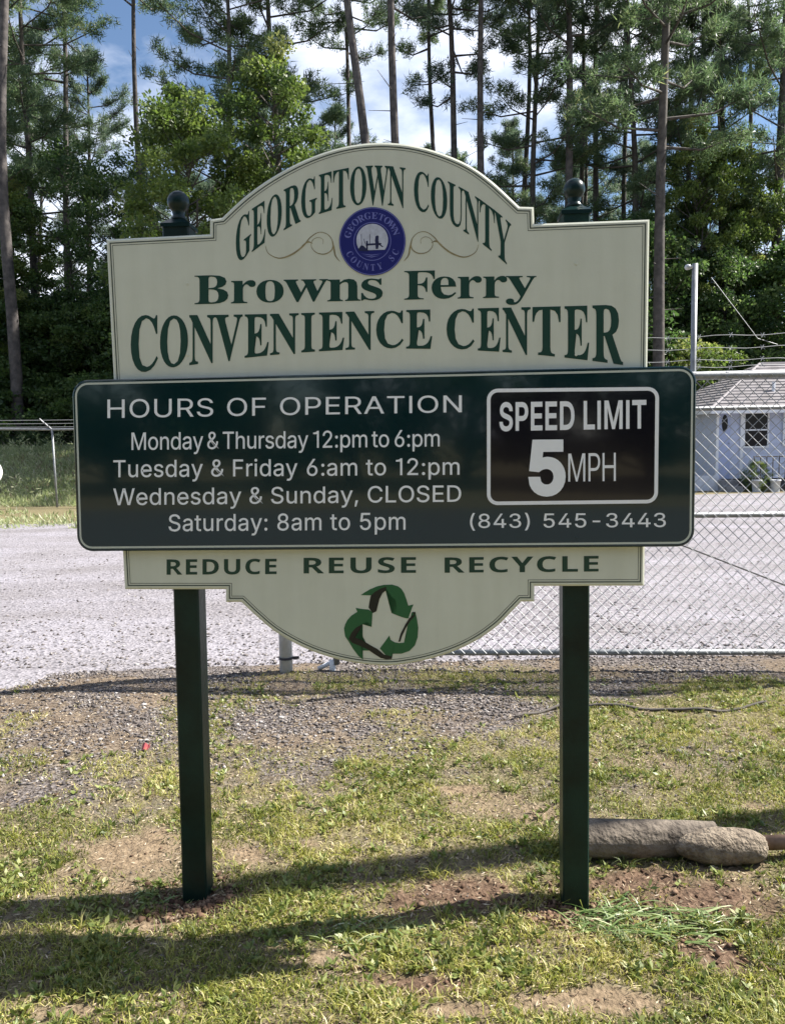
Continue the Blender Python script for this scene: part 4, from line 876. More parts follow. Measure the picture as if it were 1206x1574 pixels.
def window(a, b, c, d):
    x0, x1, z0, z1 = bxp(a), bxp(b), bzp(d), bzp(c)
    mb = MB(); t = .045
    mb.box(x0-t, x0, -.06, -.002, z0-t, z1+t); mb.box(x1, x1+t, -.06, -.002, z0-t, z1+t); mb.box(x0, x1, -.06, -.002, z1, z1+t); mb.box(x0, x1, -.075, -.002, z0-t, z0)
    zm = (z0+z1)/2; mb.box(x0, x1, -.05, -.004, zm-.02, zm+.02)
    wf = mb.obj('window', M_trim, bl)
    for (za, zb) in ((z0, zm-.02), (zm+.02, z1)):
        mb = MB(); mb.box(x0, x1, -.035, -.005, za, zb); mb.obj('pane', M_glass, wf)
window(1142.5, 1177, 636, 686); window(1203.5, 1238, 636, 684); window(1262, 1292, 636, 684)
# hip roof
ov = .28; rz = bzp(553, 1206)+.12; hy = bdp/2
rp = [(-ov, -ov-.1, ez), (bw+ov, -ov-.1, ez), (bw+ov, bdp+ov, ez), (-ov, bdp+ov, ez), (2.35, hy, rz), (bw-2.3, hy, rz)]
mb = MB(); mb.add(rp, [(0, 1, 5, 4), (1, 2, 5), (2, 3, 4, 5), (3, 0, 4)]); mb.add([(a, b, ez-.006) for a, b, c in rp[:4]], [(3, 2, 1, 0)])
roof = mb.obj('roof', M_shing, bl)
# shingle courses: each row a thin proud strip following the front and left slopes
for k in range(15):
    t0, t1 = k/15, (k+1.25)/15; t1 = min(t1, .995)
    def q(a, b, t, up): return tuple(Vector(a).lerp(Vector(b), t)+Vector((0, 0, up)))
    mb = MB()
    mb.add([q(rp[0], rp[4], t0, .035), q(rp[1], rp[5], t0, .035), q(rp[1], rp[5], t1, .006), q(rp[0], rp[4], t1, .006), q(rp[0], rp[4], t0, .004), q(rp[1], rp[5], t0, .004)], [(0, 1, 2, 3), (4, 5, 1, 0)])
    mb.add([q(rp[3], rp[4], t0, .035), q(rp[0], rp[4], t0, .035), q(rp[0], rp[4], t1, .006), q(rp[3], rp[4], t1, .006), q(rp[3], rp[4], t0, .004), q(rp[0], rp[4], t0, .004)], [(0, 1, 2, 3), (4, 5, 1, 0)])
    mb.obj('shingle_course', M_shing, roof)
mb = MB(); mb.tube([rp[0], rp[4], rp[5], rp[1]], .05, 5); mb.obj('ridge_cap', mat('ridge_tiles', (.26, .24, .25), .9), roof)
mb = MB(); mb.box(-ov, bw+ov, -ov-.125, -ov-.1, ez-.16, ez+.01); mb.box(-ov-.025, -ov, -ov-.1, bdp+ov, ez-.16, ez+.01); mb.obj('fascia', M_trim, bl)
mb = MB(); vx = bxp(1201); mb.tube([(vx, .6, ez+.3), (vx, .6, ez+.75)], .05, 8); mb.obj('vent_pipe', M_trim, roof)
# steps, stoop rail
mb = MB(); mb.box(bxp(1100), bxp(1124), -.8, -.07, -.05, .15); mb.box(bxp(1100), bxp(1124), -.45, -.072, .15, .30); mb.obj('steps', mat('grey_concrete', (.22, .22, .23), .9, var=.2), bl)
hr = thing('stoop_railing', 'dark metal railing beside the pale shrub at the office door', 'railing', (bxp(1141)+bx0, by-.75, 0))
for k in range(8):
    mb = MB(); mb.tube([(k*.17, 0, 0), (k*.17, 0, .95)], .014, 6); mb.obj('baluster', M_barkd, hr)
for zz in (.12, .95):
    mb = MB(); mb.tube([(-.03, 0, zz), (1.22, 0, zz)], .018, 6); mb.obj('handrail', M_barkd, hr)
def white_block(px_, py_, w_, h_, label, cat, name):
    p = G(px_, py_); o = thing(name, label, cat, (p[0], p[1], 0)); 
    return o
o = white_block(1080, 754, 0, 0, 'low white concrete barrier at the edge of the lot left of the office', 'barrier', 'concrete_barrier')
mb = MB(); mb.add([(-.45, -.12, 0), (.45, -.12, 0), (.45, .12, 0), (-.45, .12, 0), (-.42, -.06, .42), (.42, -.06, .42), (.42, .06, .42), (-.42, .06, .42)], [(0, 1, 5, 4), (1, 2, 6, 5), (2, 3, 7, 6), (3, 0, 4, 7), (4, 5, 6, 7)])
mb.obj('barrier_block', M_whitep, o)
for px_, lb in ((1162, 'white bucket standing below the office window'), (1191, 'white bucket right of the office window, at the wall')):
    o = white_block(px_, 756, 0, 0, lb, 'bucket', 'bucket')
    mb = MB(); mb.lathe([(.10, 0), (.13, .30), (.145, .30), (.145, .33), (.12, .33), (.11, .27), (.001, .26)], (0, 0, 0), 14); mb.obj('pail', M_whitep, o, smooth=True)
    mb = MB(); mb.tube([(-.14, 0, .30), (-.11, -.02, .40), (0, -.03, .44), (.11, -.02, .40), (.14, 0, .30)], .006, 5); mb.obj('handle', M_wire, o)

# ------------------------------------------------------------------ vegetation
def leaves_at(C, D, size, wid, rng, spread=1.0, quad=True):
    """small leaf faces at centres C, growing roughly along D"""
    n = len(C)
    d = D*spread + rng.normal(size=(n, 3))*.8; d /= np.linalg.norm(d, axis=1)[:, None]
    r = rng.normal(size=(n, 3)); wv = np.cross(d, r); wv /= np.linalg.norm(wv, axis=1)[:, None]
    L_ = (size*(.6+.8*rng.random(n)))[:, None]; W_ = (wid*(.6+.8*rng.random(n)))[:, None]
    if quad:
        V = np.stack([C, C+d*L_*.5+wv*W_, C+d*L_, C+d*L_*.5-wv*W_], 1).reshape(-1, 3)
        F = np.arange(4*n).reshape(-1, 4); k = 4
    else:
        V = np.stack([C-wv*W_, C+wv*W_, C+d*L_], 1).reshape(-1, 3); F = np.arange(3*n).reshape(-1, 3); k = 3
    return V, F, k
def pine_meshes(seed, H=24, start=.5, Lmax=3.6, nb=34, per=34, needles=26, r0=.2, dead=10):
    nb = int(nb*1.25); needles = int(needles*1.35)
    rng = np.random.default_rng(seed); wood = MB()
    ph = rng.random(4)*6
    def tx_(z): return .16*math.sin(z*.22+ph[0])+.08*math.sin(z*.5+ph[1]), .14*math.sin(z*.25+ph[2])
    zs_ = np.linspace(0, H, 16)
    wood.tube([(tx_(z)[0]-tx_(0)[0], tx_(z)[1]-tx_(0)[1], z-.3) for z in zs_], [r0*(1-.82*(z/H)**1.2)*(1.25 if z < .5 else 1) for z in zs_], 8, caps=False)
    C = []; D = []
    for i in range(nb):
        t = (i+rng.random())/nb; zb = H*(start+(1-start)*t**.9*.98)
        L_ = Lmax*(math.sin(math.pi*min(1, .22+.80*t))**.7)*(.55+.6*rng.random())+.3
        az = i*2.4+rng.normal()*.5; up = .05+.5*t+rng.normal()*.12
        b0 = np.array([*(np.array(tx_(zb))-np.array(tx_(0))), zb])
        dr = np.array([math.cos(az), math.sin(az), up]); dr /= np.linalg.norm(dr)
        sag = -.05*L_
        mid = b0+dr*L_*.5+np.array([0, 0, sag]); tip = b0+dr*L_+np.array([0, 0, .12*L_])
        wood.tube([b0, mid, tip], [.055*(1-t*.6), .032, .012], 4, caps=False)
        m_ = int(per*(.5+.5*L_/Lmax)); side = np.array([-math.sin(az), math.cos(az), 0])
        # twigs carrying tufts
        nt_ = max(4, m_//5)
        for j in range(nt_):
            s_ = .28+.72*(j+rng.random())/nt_; pb = (b0*(1-s_)**2+2*mid*s_*(1-s_)+tip*s_**2)
            sg = 1 if rng.random() < .5 else -1; tl = (.35+.55*rng.random())*L_*.30*(1.25-s_*.6)
            te = pb+(side*sg*.9+dr*.7+np.array([0, 0, .25+.3*rng.normal()*.5]))*tl
            wood.tube([pb, te], [.016, .007], 3, caps=False)
            for q_ in range(5):
                u_ = .35+.65*(q_+1)/5; C.append(pb+(te-pb)*u_+rng.normal(size=3)*.10); D.append((te-pb)/np.linalg.norm(te-pb)*.7+np.array([0, 0, .45]))
    for i in range(dead):
        zb = H*(.18+(start-.18)*rng.random()); az = rng.random()*6.28; b0 = np.array([*(np.array(tx_(zb))-np.array(tx_(0))), zb]); L_ = .3+1.2*rng.random()
        wood.tube([b0, b0+np.array([math.cos(az)*L_, math.sin(az)*L_, .1*L_])], [.022, .008], 3, caps=False)
    C = np.array(C); D = np.array(D); n0 = len(C)
    cc = np.repeat(C, needles, 0); dd = np.repeat(D, needles, 0)
    V, F, k = leaves_at(cc+rng.normal(size=cc.shape)*.10, dd, .24, .017, rng, .6, quad=False)
    tint = np.repeat(np.clip(np.repeat(.45+.22*rng.normal(size=n0), needles)+.1*rng.normal(size=n0*needles), 0, 1), k)
    return wood.mesh('trunk', True), np_mesh('crown', V, F, dict(tint=tint))
def broad_meshes(seed, H=9, R=2.6, nclump=60, per=170, lf=.13, lw=.042, low=.2, r0=.12, narrow=1.0):
    rng = np.random.default_rng(seed); wood = MB()
    wood.tube([(0, 0, -.3), (.1*rng.normal(), .1*rng.normal(), H*.35), (.25*rng.normal(), .25*rng.normal(), H*.75)], [r0, r0*.7, r0*.25], 7, caps=False)
    C = []; D = []
    for i in range(nclump):
        t = (i+.5)/nclump; z = H*(low+(1-low)*t); prof = math.sin(math.pi*min(1, .12+.86*t))**.6
        az = i*2.4+rng.normal()*.4; rr = R*prof*(.35+.65*math.sqrt(rng.random()))*narrow
        c = np.array([rr*math.cos(az), rr*math.sin(az), z+rng.normal()*.2])
        wood.tube([(0, 0, max(.3, z-rr*.7)), tuple(c)], [.03, .008], 3, caps=False)
        rad = (.30+.35*rng.random())*R*.38
        p = rng.normal(size=(per, 3)); p /= np.linalg.norm(p, axis=1)[:, None]; p *= (rng.random(per)**.45)[:, None]*rad*np.array([1.25, 1.25, .75])
        C.append(c+p); D.append(p/rad*1.0+np.array([0, 0, -.15]))
    C = np.concatenate(C); D = np.concatenate(D)
    V, F, k = leaves_at(C, D, lf, lw, rng, .8)
    tint = np.repeat(np.clip(np.repeat(.45+.17*rng.normal(size=nclump), per)+.14*rng.normal(size=len(C)), 0, 1), k)
    return wood.mesh('trunk', True), np_mesh('crown', V, F, dict(tint=tint))
def setm(ms, bark, leaf):
    ms[0].materials.append(bark); ms[1].materials.append(leaf); return ms
PINE = dict(
    high1=setm(pine_meshes(1, 27, .66, 3.4, 26, 34, 22), M_bark, M_pine), high2=setm(pine_meshes(2, 28, .55, 3.0, 30, 26, 20, dead=22), M_bark, M_pine2),
    mid1=setm(pine_meshes(3, 23, .42, 3.3, 34, 34, 24), M_barkd, M_pine), mid2=setm(pine_meshes(4, 22, .42, 2.7, 32, 30, 24), M_barkd, M_pine2),
    full1=setm(pine_meshes(5, 24, .30, 3.8, 38, 34, 24, r0=.26), M_barkd, M_pine), full2=setm(pine_meshes(6, 18, .28, 2.9, 38, 34, 24), M_barkd, M_pine2))
BROAD = dict(
    light1=setm(broad_meshes(11, 11.2, 2.3, 110, 330, .12, .038, .22), M_barkd, M_leaf), light2=setm(broad_meshes(12, 12, 1.9, 100, 280, .12, .038, .25), M_barkd, M_leaf),
    dark1=setm(broad_meshes(13, 9, 2.8, 100, 260, .15, .05, .06), M_barkd, M_leafd), dark2=setm(broad_meshes(14, 7, 3.0, 80, 230, .16, .055, .03), M_barkd, M_leafd),
    thin1=setm(broad_meshes(15, 13, 2.4, 80, 170, .13, .042, .2), M_barkd, M_leafd), bush=setm(broad_meshes(16, 4.0, 2.4, 60, 170, .15, .055, .02), M_barkd, M_leafd),
    blight=setm(broad_meshes(17, 5.5, 2.6, 70, 160, .15, .055, .03), M_barkd, M_leaf))
def tree(name, meshes, base_px, Y, top_px=None, s=1.0, rot=0, label='', cat='tree', group=None, sx=1.0):
    """stands at picture column base_px, distance Y; top_px: column of the stem at the top of the picture"""
    if group and 'across' not in group:
        k_ = (4.0 if 295 < base_px < 440 and 'light green' in label else 9.0) if base_px < 460 else 4.5; s = s*(Y+k_)/Y; Y = Y+k_
    b = AT(base_px, 660, Y); a = 0
    if top_px is not None:
        t = AT(top_px, 0, Y); a = math.atan2(t.x-b.x, t.z)
    o = thing(name, label, cat, (b.x, Y, -.02), 0, group); o.rotation_euler = (0, a, rot) if False else (0, 0, 0)
    mrot = Matrix.Rotation(a, 4, 'Y') @ Matrix.Rotation(rot, 4, 'Z'); o.rotation_euler = mrot.to_euler(); o.scale = (s*sx, s*sx, s)
    link('trunk', meshes[0], None, o); link('crown', meshes[1], None, o)
    return o
COLS = [(0, 'the left edge of the photo'), (60, 'the gap left of the sign'), (120, 'the edge of the hours panel'), (165, 'the top left corner of the cream board'), (225, 'the bare left shoulder of the board'), (268, 'the left finial'), (322, 'the left step of the arch'),
        (374, 'the G that begins GEORGETOWN'), (398, 'the first E of GEORGETOWN'), (421, 'the first O of GEORGETOWN'), (449, 'the R of GEORGETOWN'), (475, 'the second G of GEORGETOWN'), (500, 'the second E of GEORGETOWN'), (524, 'the T of GEORGETOWN'), (550, 'the second O of GEORGETOWN'),
        (580, 'the W of GEORGETOWN'), (609, 'the N of GEORGETOWN'), (647, 'the C of COUNTY'), (675, 'the O of COUNTY'), (700, 'the U of COUNTY'), (725, 'the N of COUNTY'), (748, 'the T of COUNTY'), (772, 'the Y of COUNTY'), (820, 'the right step of the arch'), (850, 'the thin trunk by the right finial'),
        (885, 'the right finial'), (930, 'the bare right shoulder of the board'), (965, 'the blank top right of the board'), (996, 'the right edge of the cream board'), (1035, 'the gap left of the gate upright'), (1064, 'the tall gate upright'), (1100, 'the office door'), (1150, 'the office window'), (1206, 'the right edge of the photo')]
_seen = {}
def where(px_): return min(COLS, key=lambda c: abs(c[0]-px_))[1]
def unique(kind, px_):
    lb = kind+' in line with '+where(px_); n = _seen.get(lb, 0); _seen[lb] = n+1
    return lb if n == 0 else lb.replace(kind, kind+' further back') if n == 1 else lb.replace(kind, kind+' furthest back')
GP = 'pines behind the sign'
PT = [  # base col, dist, col at top of picture, scale, variant, turn, label
 (26, 24, 4, .92, 'high1', 0.3, 'tall pine with a pale bare trunk at the left edge of the photo'),
 (66, 30, 48, .90, 'mid1', 1.0, 'pine with a dark leaning stem just right of the pale leftmost trunk'),
 (150, 38, 128, .85, 'mid2', 2.0, 'thin pine in the blue sky gap upper left'),
 (275, 36, 262, .88, 'full2', 2.6, 'dark pine behind the left finial, left of the dense dark crown'),
 (350, 33, 335, .98, 'mid1', 4.0, 'dense dark pine crown above the light green tree'),
 (452, 31, 428, .98, 'mid1', 0.7, 'dark pine whose stem rises above the second light green tree'),
 (505, 42, 492, .72, 'mid2', 5.1, 'smaller pine left of the bare trunk above the sign arch'),
 (589, 27, 541, 1.0, 'high1', 3.3, 'tall bare pine trunk left of the top of the sign arch'),
 (640, 28, 617, .98, 'high2', 1.1, 'tall bare pine trunk right of the top of the sign arch'),
 (598, 46, 596, .80, 'mid2', 3.1, 'small far pine between the two bare trunks over the arch'),
 (722, 34, 684, .95, 'high2', 2.2, 'slender pine trunk leaning left over the right half of the arch'),
 (754, 31, 744, .98, 'high1', 5.0, 'straight slender pine trunk over the right shoulder of the arch'),
 (795, 42, 782, .78, 'mid2', .2, 'short far pine left of the right finial'),
 (828, 33, 824, .92, 'mid1', 1.9, 'pine with a clumped crown left of the right finial'),
 (856, 31, 860, 1.0, 'high2', 4.1, 'straight thin pine trunk immediately left of the right finial'),
 (905, 40, 900, .86, 'mid2', 2.9, 'far pine behind the right finial'),
 (972, 32, 976, .93, 'mid1', 5.5, 'dark pine right of the right finial'),
 (1008, 24.5, 1042, 1.0, 'mid1', .9, 'big dark pine with a thick trunk at the right edge of the cream board'),
 (1050, 33, 1066, .90, 'mid2', 3.7, 'pine behind the tall gate upright'),
 (1120, 33, 1124, .98, 'full1', 2.4, 'broad full pine above the office roof'),
 (1195, 32, 1200, .98, 'full1', 4.4, 'broad full pine at the right edge of the photo'),
 (1290, 34, 1290, 1.0, 'full1', 1.4, None), (-60, 28, -70, .95, 'full1', 1.4, None), (-10, 36, -22, .95, 'mid1', 2.9, None),
 (690, 50, 690, .8, 'mid1', 2.4, None), (880, 52, 880, .8, 'mid1', 1.4, None), (420, 50, 410, .8, 'mid2', 3.4, None), (1090, 50, 1090, .75, 'mid2', .4, None)]
for i, (b, Y, t, s, v, r, lb) in enumerate(PT):
    tree('pine_tree', PINE[v], b, Y, t, s, r, lb or unique('background pine', b), 'pine', GP)
for b, Y, t, lb in [(532, 38, 528, 'slim far trunk left of the leaning bare pine over the arch'), (668, 36, 661, 'slim bare trunk between two taller trunks right of the arch top'), (808, 36, 806, 'slim bare trunk left of the thin trunk at the right finial'), (890, 36, 888, 'slim trunk just right of the right finial'),
        (925, 34, 930, 'slim trunk in the gap right of the right finial'), (955, 38, 952, 'slim far trunk above the right end of the cream board'), (1085, 34, 1092, 'slim trunk right of the tall gate upright'), (1150, 38, 1144, 'slim trunk above the office roof'), (95, 34, 84, 'slim trunk in the left sky gap'), (222, 33, 214, 'slim trunk above the left finial')]:
    tree('pine_tree', PINE['high2' if (b % 2) else 'high1'], b, Y, t, 1.0, b*.7, lb, 'pine', GP, .8)
for i, (b, Y, s_) in enumerate([(470, 40, .62), (515, 44, .78), (565, 48, .72), (655, 42, .66), (700, 46, .62), (745, 46, .64), (815, 48, .68), (870, 46, .70), (930, 48, .72), (225, 40, .62), (180, 44, .60), (60, 42, .75), (330, 46, .8), (400, 44, .8), (985, 42, .8)]):
    tree('pine_tree', PINE['mid2' if i % 2 else 'full2'], b, Y, b-6+3*(i % 4), s_*1.1, i*1.9, unique('background pine', b), 'pine', GP)
GB = 'broadleaf trees behind the sign'
BT = [
 (302, 23.5, .96, 'light1', 0, 'rounded light green tree above the left shoulder of the sign', 1.0),
 (432, 25, 1.05, 'light2', 1, 'narrower light green tree left of the sign arch', .9),
 (36, 27, .78, 'light2', 2, 'leafy light green tree beside the pale trunk at the left edge', 1.0),
 (120, 28, .86, 'thin1', 3, 'thin open tree with pale stems left of the light green tree', 1.0),
 (195, 27, .80, 'thin1', .4, 'thin leafy tree directly above the top left corner of the sign', .9),
 (90, 27, .66, 'dark1', 4, 'dark leafy tree left of the sign', 1.2), (190, 26, .66, 'dark1', 5, 'dark leafy tree behind the left edge of the sign', 1.2),
 (-20, 27, .8, 'dark1', 1.5, 'dark leafy tree at the left edge of the photo', 1.2),
 (40, 31, .85, 'dark2', 1.1, None, 1.4), (150, 32, .95, 'dark2', 2.1, None, 1.4), (255, 30, .75, 'dark1', 3.1, None, 1.3), (350, 30, .75, 'dark1', .3, None, 1.3),
 (450, 30, .8, 'dark1', .7, None, 1.2), (540, 31, .8, 'dark1', 1.7, None, 1.2), (630, 30, .85, 'dark1', 2.2, None, 1.2),
 (725, 30, .84, 'dark1', 2.7, 'dark leafy tree rising behind the right side of the sign arch', 1.0), (795, 30, .80, 'dark1', 3.2, 'dark leafy tree left of the right finial', 1.0),
 (865, 31, .84, 'dark1', 3.9, None, 1.1), (935, 30, .98, 'dark1', 4.4, 'dark leafy tree right of the right finial', 1.1), (985, 29, .98, 'dark1', .2, None, 1.0),
 (1065, 30, 1.0, 'light2', 5.0, 'light green leafy tree behind the tall gate upright', .8), (1110, 29, .85, 'dark1', 1.2, None, .9),
 (1170, 31, .92, 'light1', 2.0, 'light green tree behind the office roof', .9), (1235, 29, .9, 'dark1', 2.5, None, 1.2), (1045, 33, .8, 'dark2', .1, None, 1.3), (1130, 35, .9, 'dark2', 3.1, None, 1.3)]
for i, (b, Y, s, v, r, lb, sx) in enumerate(BT):
    tree('broadleaf_tree', BROAD[v], b, Y, None, s, r, lb or unique('dark understory tree', b), 'tree', GB, sx)
for i, (b, Y, s_, v) in enumerate([(715, 36, .95, 'thin1'), (1110, 31, 1.0, 'light2')]):
    tree('broadleaf_tree', BROAD[v], b, Y, None, s_, i*2.1, unique('tall thin leafy tree', b), 'tree', GB, .9)
GS = 'shrubs along the wood edge'
for i, (b, Y, s, v, r) in enumerate([(-40, 24.5, .8, 'bush', 0), (45, 25, .75, 'bush', 1), (135, 25.5, .8, 'bush', 2), (230, 26, .9, 'bush', 3), (330, 26, .9, 'bush', 4), (450, 27, .9, 'bush', 5), (560, 27, .9, 'bush', .5),
        (680, 27, .9, 'bush', 1.5), (800, 27, .9, 'bush', 2.5), (900, 27, .9, 'bush', 3.5), (1000, 27, .9, 'bush', 4.5), (1066, 26, .75, 'blight', 5.5), (1240, 31, 1, 'bush', 2)]):
    tree('shrub', BROAD[v], b, Y, None, s, r, 'lighter green shrub left of the office' if v == 'blight' else unique('dark green shrub', b), 'shrub', GS)
tree('shrub', BROAD['blight'], 1164, 22.3, None, .15, 0, 'small pale shrub in front of the office window', 'shrub')
# trees across the road, behind the camera (mirrored in the gloss of the panels)
for i in range(14):
    o = tree('pine_tree' if i % 2 else 'broadleaf_tree', PINE['full2'] if i % 2 else BROAD['dark1'], 603, 20, None, 1.0 if i % 2 else 1.2, i*1.1, ('pine' if i % 2 else 'leafy tree')+' across the road, '+['leftmost', 'second', 'third', 'fourth', 'fifth', 'sixth', 'rightmost'][i//2]+' of its kind behind the photographer', 'tree', 'trees across the road', 1.3)
    o.location = (-19+i*3.0+random.random(), -20-3*random.random(), 0)
# far wood: one mass
rng = np.random.default_rng(99)
nf = 52000
xx = rng.uniform(-42, 46, nf); yy = rng.uniform(50, 68, nf); hh = 7.5+3.5*fbm(xx, yy, .22, 5); zz = hh*rng.random(nf)**.8
V, F, k = leaves_at(np.stack([xx, yy, zz], -1), np.tile([0, 0, -.2], (nf, 1)), .62, .24, rng, .6)
me = np_mesh('distant_wood', V, F, dict(tint=np.repeat(np.clip(.4+.2*rng.normal(size=nf), 0, 1), k)))
tag(link('distant_wood', me, M_leafd), 'dark mass of woodland foliage filling the gaps far behind the trees', 'wood', kind='stuff')
# dark interior of the wood edge: low foliage layer
nf = 60000
xx = rng.uniform(-17, 15, nf); yy = rng.uniform(26, 38, nf); yy = np.maximum(yy, 26+.2*(xx+8))+4+4.5*(1-sstep(-6, 0, xx)); hh = 4.5+3*fbm(xx, yy, .35, 15); zz = hh*rng.random(nf)
keep = ~((xx > 8.5) & (yy < 29.5))
xx, yy, zz = xx[keep], yy[keep], zz[keep]; nf = len(xx)
V, F, k = leaves_at(np.stack([xx, yy, zz], -1), np.tile([0, 0, -.2], (nf, 1)), .34, .12, rng, .6)
me = np_mesh('undergrowth', V, F, dict(tint=np.repeat(np.clip(.35+.2*rng.normal(size=nf), 0, 1), k)))
tag(link('undergrowth', me, M_leafd), 'dense dark undergrowth between the tree trunks', 'undergrowth', kind='stuff')
# tall weeds behind the rear fence
nst = 30000
xx = rng.uniform(-19, -3, nst); yy = rng.uniform(20.8, 29, nst); gz_ = bank(xx, yy)
V1, F1, k = leaves_at(np.stack([xx, yy, gz_-.02], -1), np.tile([0, 0, 1.5], (nst, 1)), .21, .015, rng, 1.0)
t1 = np.repeat(np.clip(.35+.5*(fbm(xx, yy, .9, 303)-.3)+.2*rng.normal(size=nst), 0, 1), k)
nst = 520; xx = rng.uniform(-19, -3, nst); yy = rng.uniform(21.2, 29, nst); hh = (.25+.55*rng.random(nst)**2)*(.7+.5*fbm(xx, yy, .8, 25)); per = 16
tt_ = rng.random((nst, per)); px3 = np.stack([xx[:, None]+rng.normal(size=(nst, per))*.05, yy[:, None]+rng.normal(size=(nst, per))*.05, bank(xx, yy)[:, None]+hh[:, None]*tt_], -1).reshape(-1, 3)
V2, F2, k = leaves_at(px3, np.tile([0, 0, .5], (len(px3), 1)), .13, .02, rng, 1.0)
t2 = np.repeat(np.clip(np.repeat(.40+.2*rng.normal(size=nst), per)+(tt_.ravel()-.5)*.4, 0, 1), k)
tag(link('tall_weeds', np_mesh('tall_weeds', np.concatenate([V1, V2]), np.concatenate([F1, F2+len(V1)]), dict(tint=np.concatenate([t1, t2]))), M_weed), 'tall pale green weeds growing behind the rear fence', 'weeds', kind='stuff')
# short dry grass in front of the fence
nst = 16000
xx = rng.uniform(-14, 4, nst); yy = rng.uniform(15.2, fy+.6, nst); keep = fbm(xx, yy, .9, 35)-.10*sstep(17, 20, yy) > .50; xx, yy = xx[keep], yy[keep]
V, F, k = leaves_at(np.stack([xx, yy, np.full(len(xx), -.02)], -1), np.tile([0, 0, 1.2], (len(xx), 1)), .13, .014, rng, 1.0)
tag(link('verge_grass', np_mesh('verge_grass', V, F, dict(tint=np.repeat(np.clip(.55+.2*rng.normal(size=len(xx)), 0, 1), k))), M_weed), 'short dry grass along the far edge of the lot', 'grass', kind='stuff')

# ------------------------------------------------------------------ near ground cover
def zat(x, y): return height(x, y)
def blades(xx, yy, hh, ww, lean, rng):
    n = len(xx); z0 = zat(xx, yy)-.003; az = rng.random(n)*2*math.pi; la = rng.random(n)*2*math.pi
    lx, ly = np.cos(la)*lean*hh, np.sin(la)*lean*hh; wx, wy = np.cos(az)*ww, np.sin(az)*ww
    B = np.stack([xx, yy, z0], -1); Wv = np.stack([wx, wy, 0*wx], -1)
    Mi = B+np.stack([lx*.35, ly*.35, hh*.6], -1); Ti = B+np.stack([lx, ly, hh*(1-.25*np.clip(lean, 0, 1.5))], -1)
    V = np.stack([B-Wv, B+Wv, Mi-Wv*.75, Mi+Wv*.75, Ti], 1).reshape(-1, 3); b = np.arange(n)[:, None]*5
    F = np.concatenate([b+[0, 1, 3], b+[0, 3, 2], b+[2, 3, 4]], 0)
    return V, F
def scatter(n, fn, y0=1.75, y1=5.6, pw=1.0):
    yy = y0+(y1-y0)*rng.random(n)**pw; hw = yy*.56+.15; xx = rng.uniform(-1, 1, n)*hw
    k = rng.random(n) < fn(xx, yy); return xx[k], yy[k]
def gmask(x, y): return masks(x, y)[0]
xx, yy = scatter(360000, lambda x, y: gmask(x, y)**1.2*(.22+.78*sstep(.34, .55, fbm(x, y, 6.5, 141, 4))), pw=1.3)
fat = fbm(xx, yy, 4.5, 91); hh = (.010+.020*rng.random(len(xx))**1.5)*(.6+1.0*fat)*(1+.25*sstep(2.6, 2.1, yy))
V, F = blades(xx, yy, hh, .0013+.0012*rng.random(len(xx)), .35+1.1*rng.random(len(xx)), rng)
tone = fbm(xx, yy, 1.6, 101); tint = np.clip(.40+1.4*(tone-.5)+.24*rng.normal(size=len(xx)), 0, 1)
tag(link('lawn', np_mesh('lawn', V, F, dict(tint=np.repeat(tint, 5))), M_grass), 'patchy short yellow green grass around the sign posts', 'grass', kind='stuff')
# taller tufts
xx, yy = scatter(900, lambda x, y: gmask(x, y)*.7, y1=5.4); n = len(xx); pr = 16
xx = np.repeat(xx, pr)+rng.normal(size=n*pr)*.012; yy = np.repeat(yy, pr)+rng.normal(size=n*pr)*.012; hs = np.repeat(.028+.035*rng.random(n), pr)*(.5+.7*rng.random(n*pr))
V, F = blades(xx, yy, hs, np.full(n*pr, .0021), .5+1.0*rng.random(n*pr), rng)
tag(link('grass_tufts', np_mesh('grass_tufts', V, F, dict(tint=np.repeat(np.clip(np.repeat(.25+.2*rng.normal(size=n), pr)+.1*rng.normal(size=n*pr), 0, 1), 5))), M_grass), 'taller grass tufts standing in the lawn', 'grass', kind='stuff')
# broad leaved weeds
xx, yy = scatter(9500, lambda x, y: gmask(x, y)*sstep(.35, .6, fbm(x, y, 3.2, 151)), y1=5.2, pw=1.2); n = len(xx); pr = 6
C = np.stack([np.repeat(xx, pr), np.repeat(yy, pr), np.repeat(zat(xx, yy)+.006, pr)], -1); aa = rng.random(n*pr)*6.28
D = np.stack([np.cos(aa)*1.6, np.sin(aa)*1.6, .9+0*aa], -1)
V, F, k = leaves_at(C, D, .028, .0058, rng, 1.4)
tag(link('lawn_weeds', np_mesh('lawn_weeds', V, F, dict(tint=np.repeat(np.clip(.4+.25*rng.normal(size=n*pr), 0, 1), k))), M_broad), 'small broad leaved weeds growing in the lawn', 'weeds', kind='stuff')
# straw and dead leaf litter
xx, yy = scatter(60000, lambda x, y: .35+.5*(1-masks(x, y)[1]), y1=5.5, pw=1.2); n = len(xx)
C = np.stack([xx, yy, zat(xx, yy)+.003], -1); aa = rng.random(n)*6.28
V, F, k = leaves_at(C, np.stack([np.cos(aa)*3, np.sin(aa)*3, .35+0*aa], -1), .022, .0022, rng, 2.0)
tag(link('dead_grass_litter', np_mesh('dead_grass_litter', V, F, dict(tint=np.repeat(rng.random(n), k))), M_litter), 'dead straw and leaf scraps lying on the lawn', 'litter', kind='stuff')
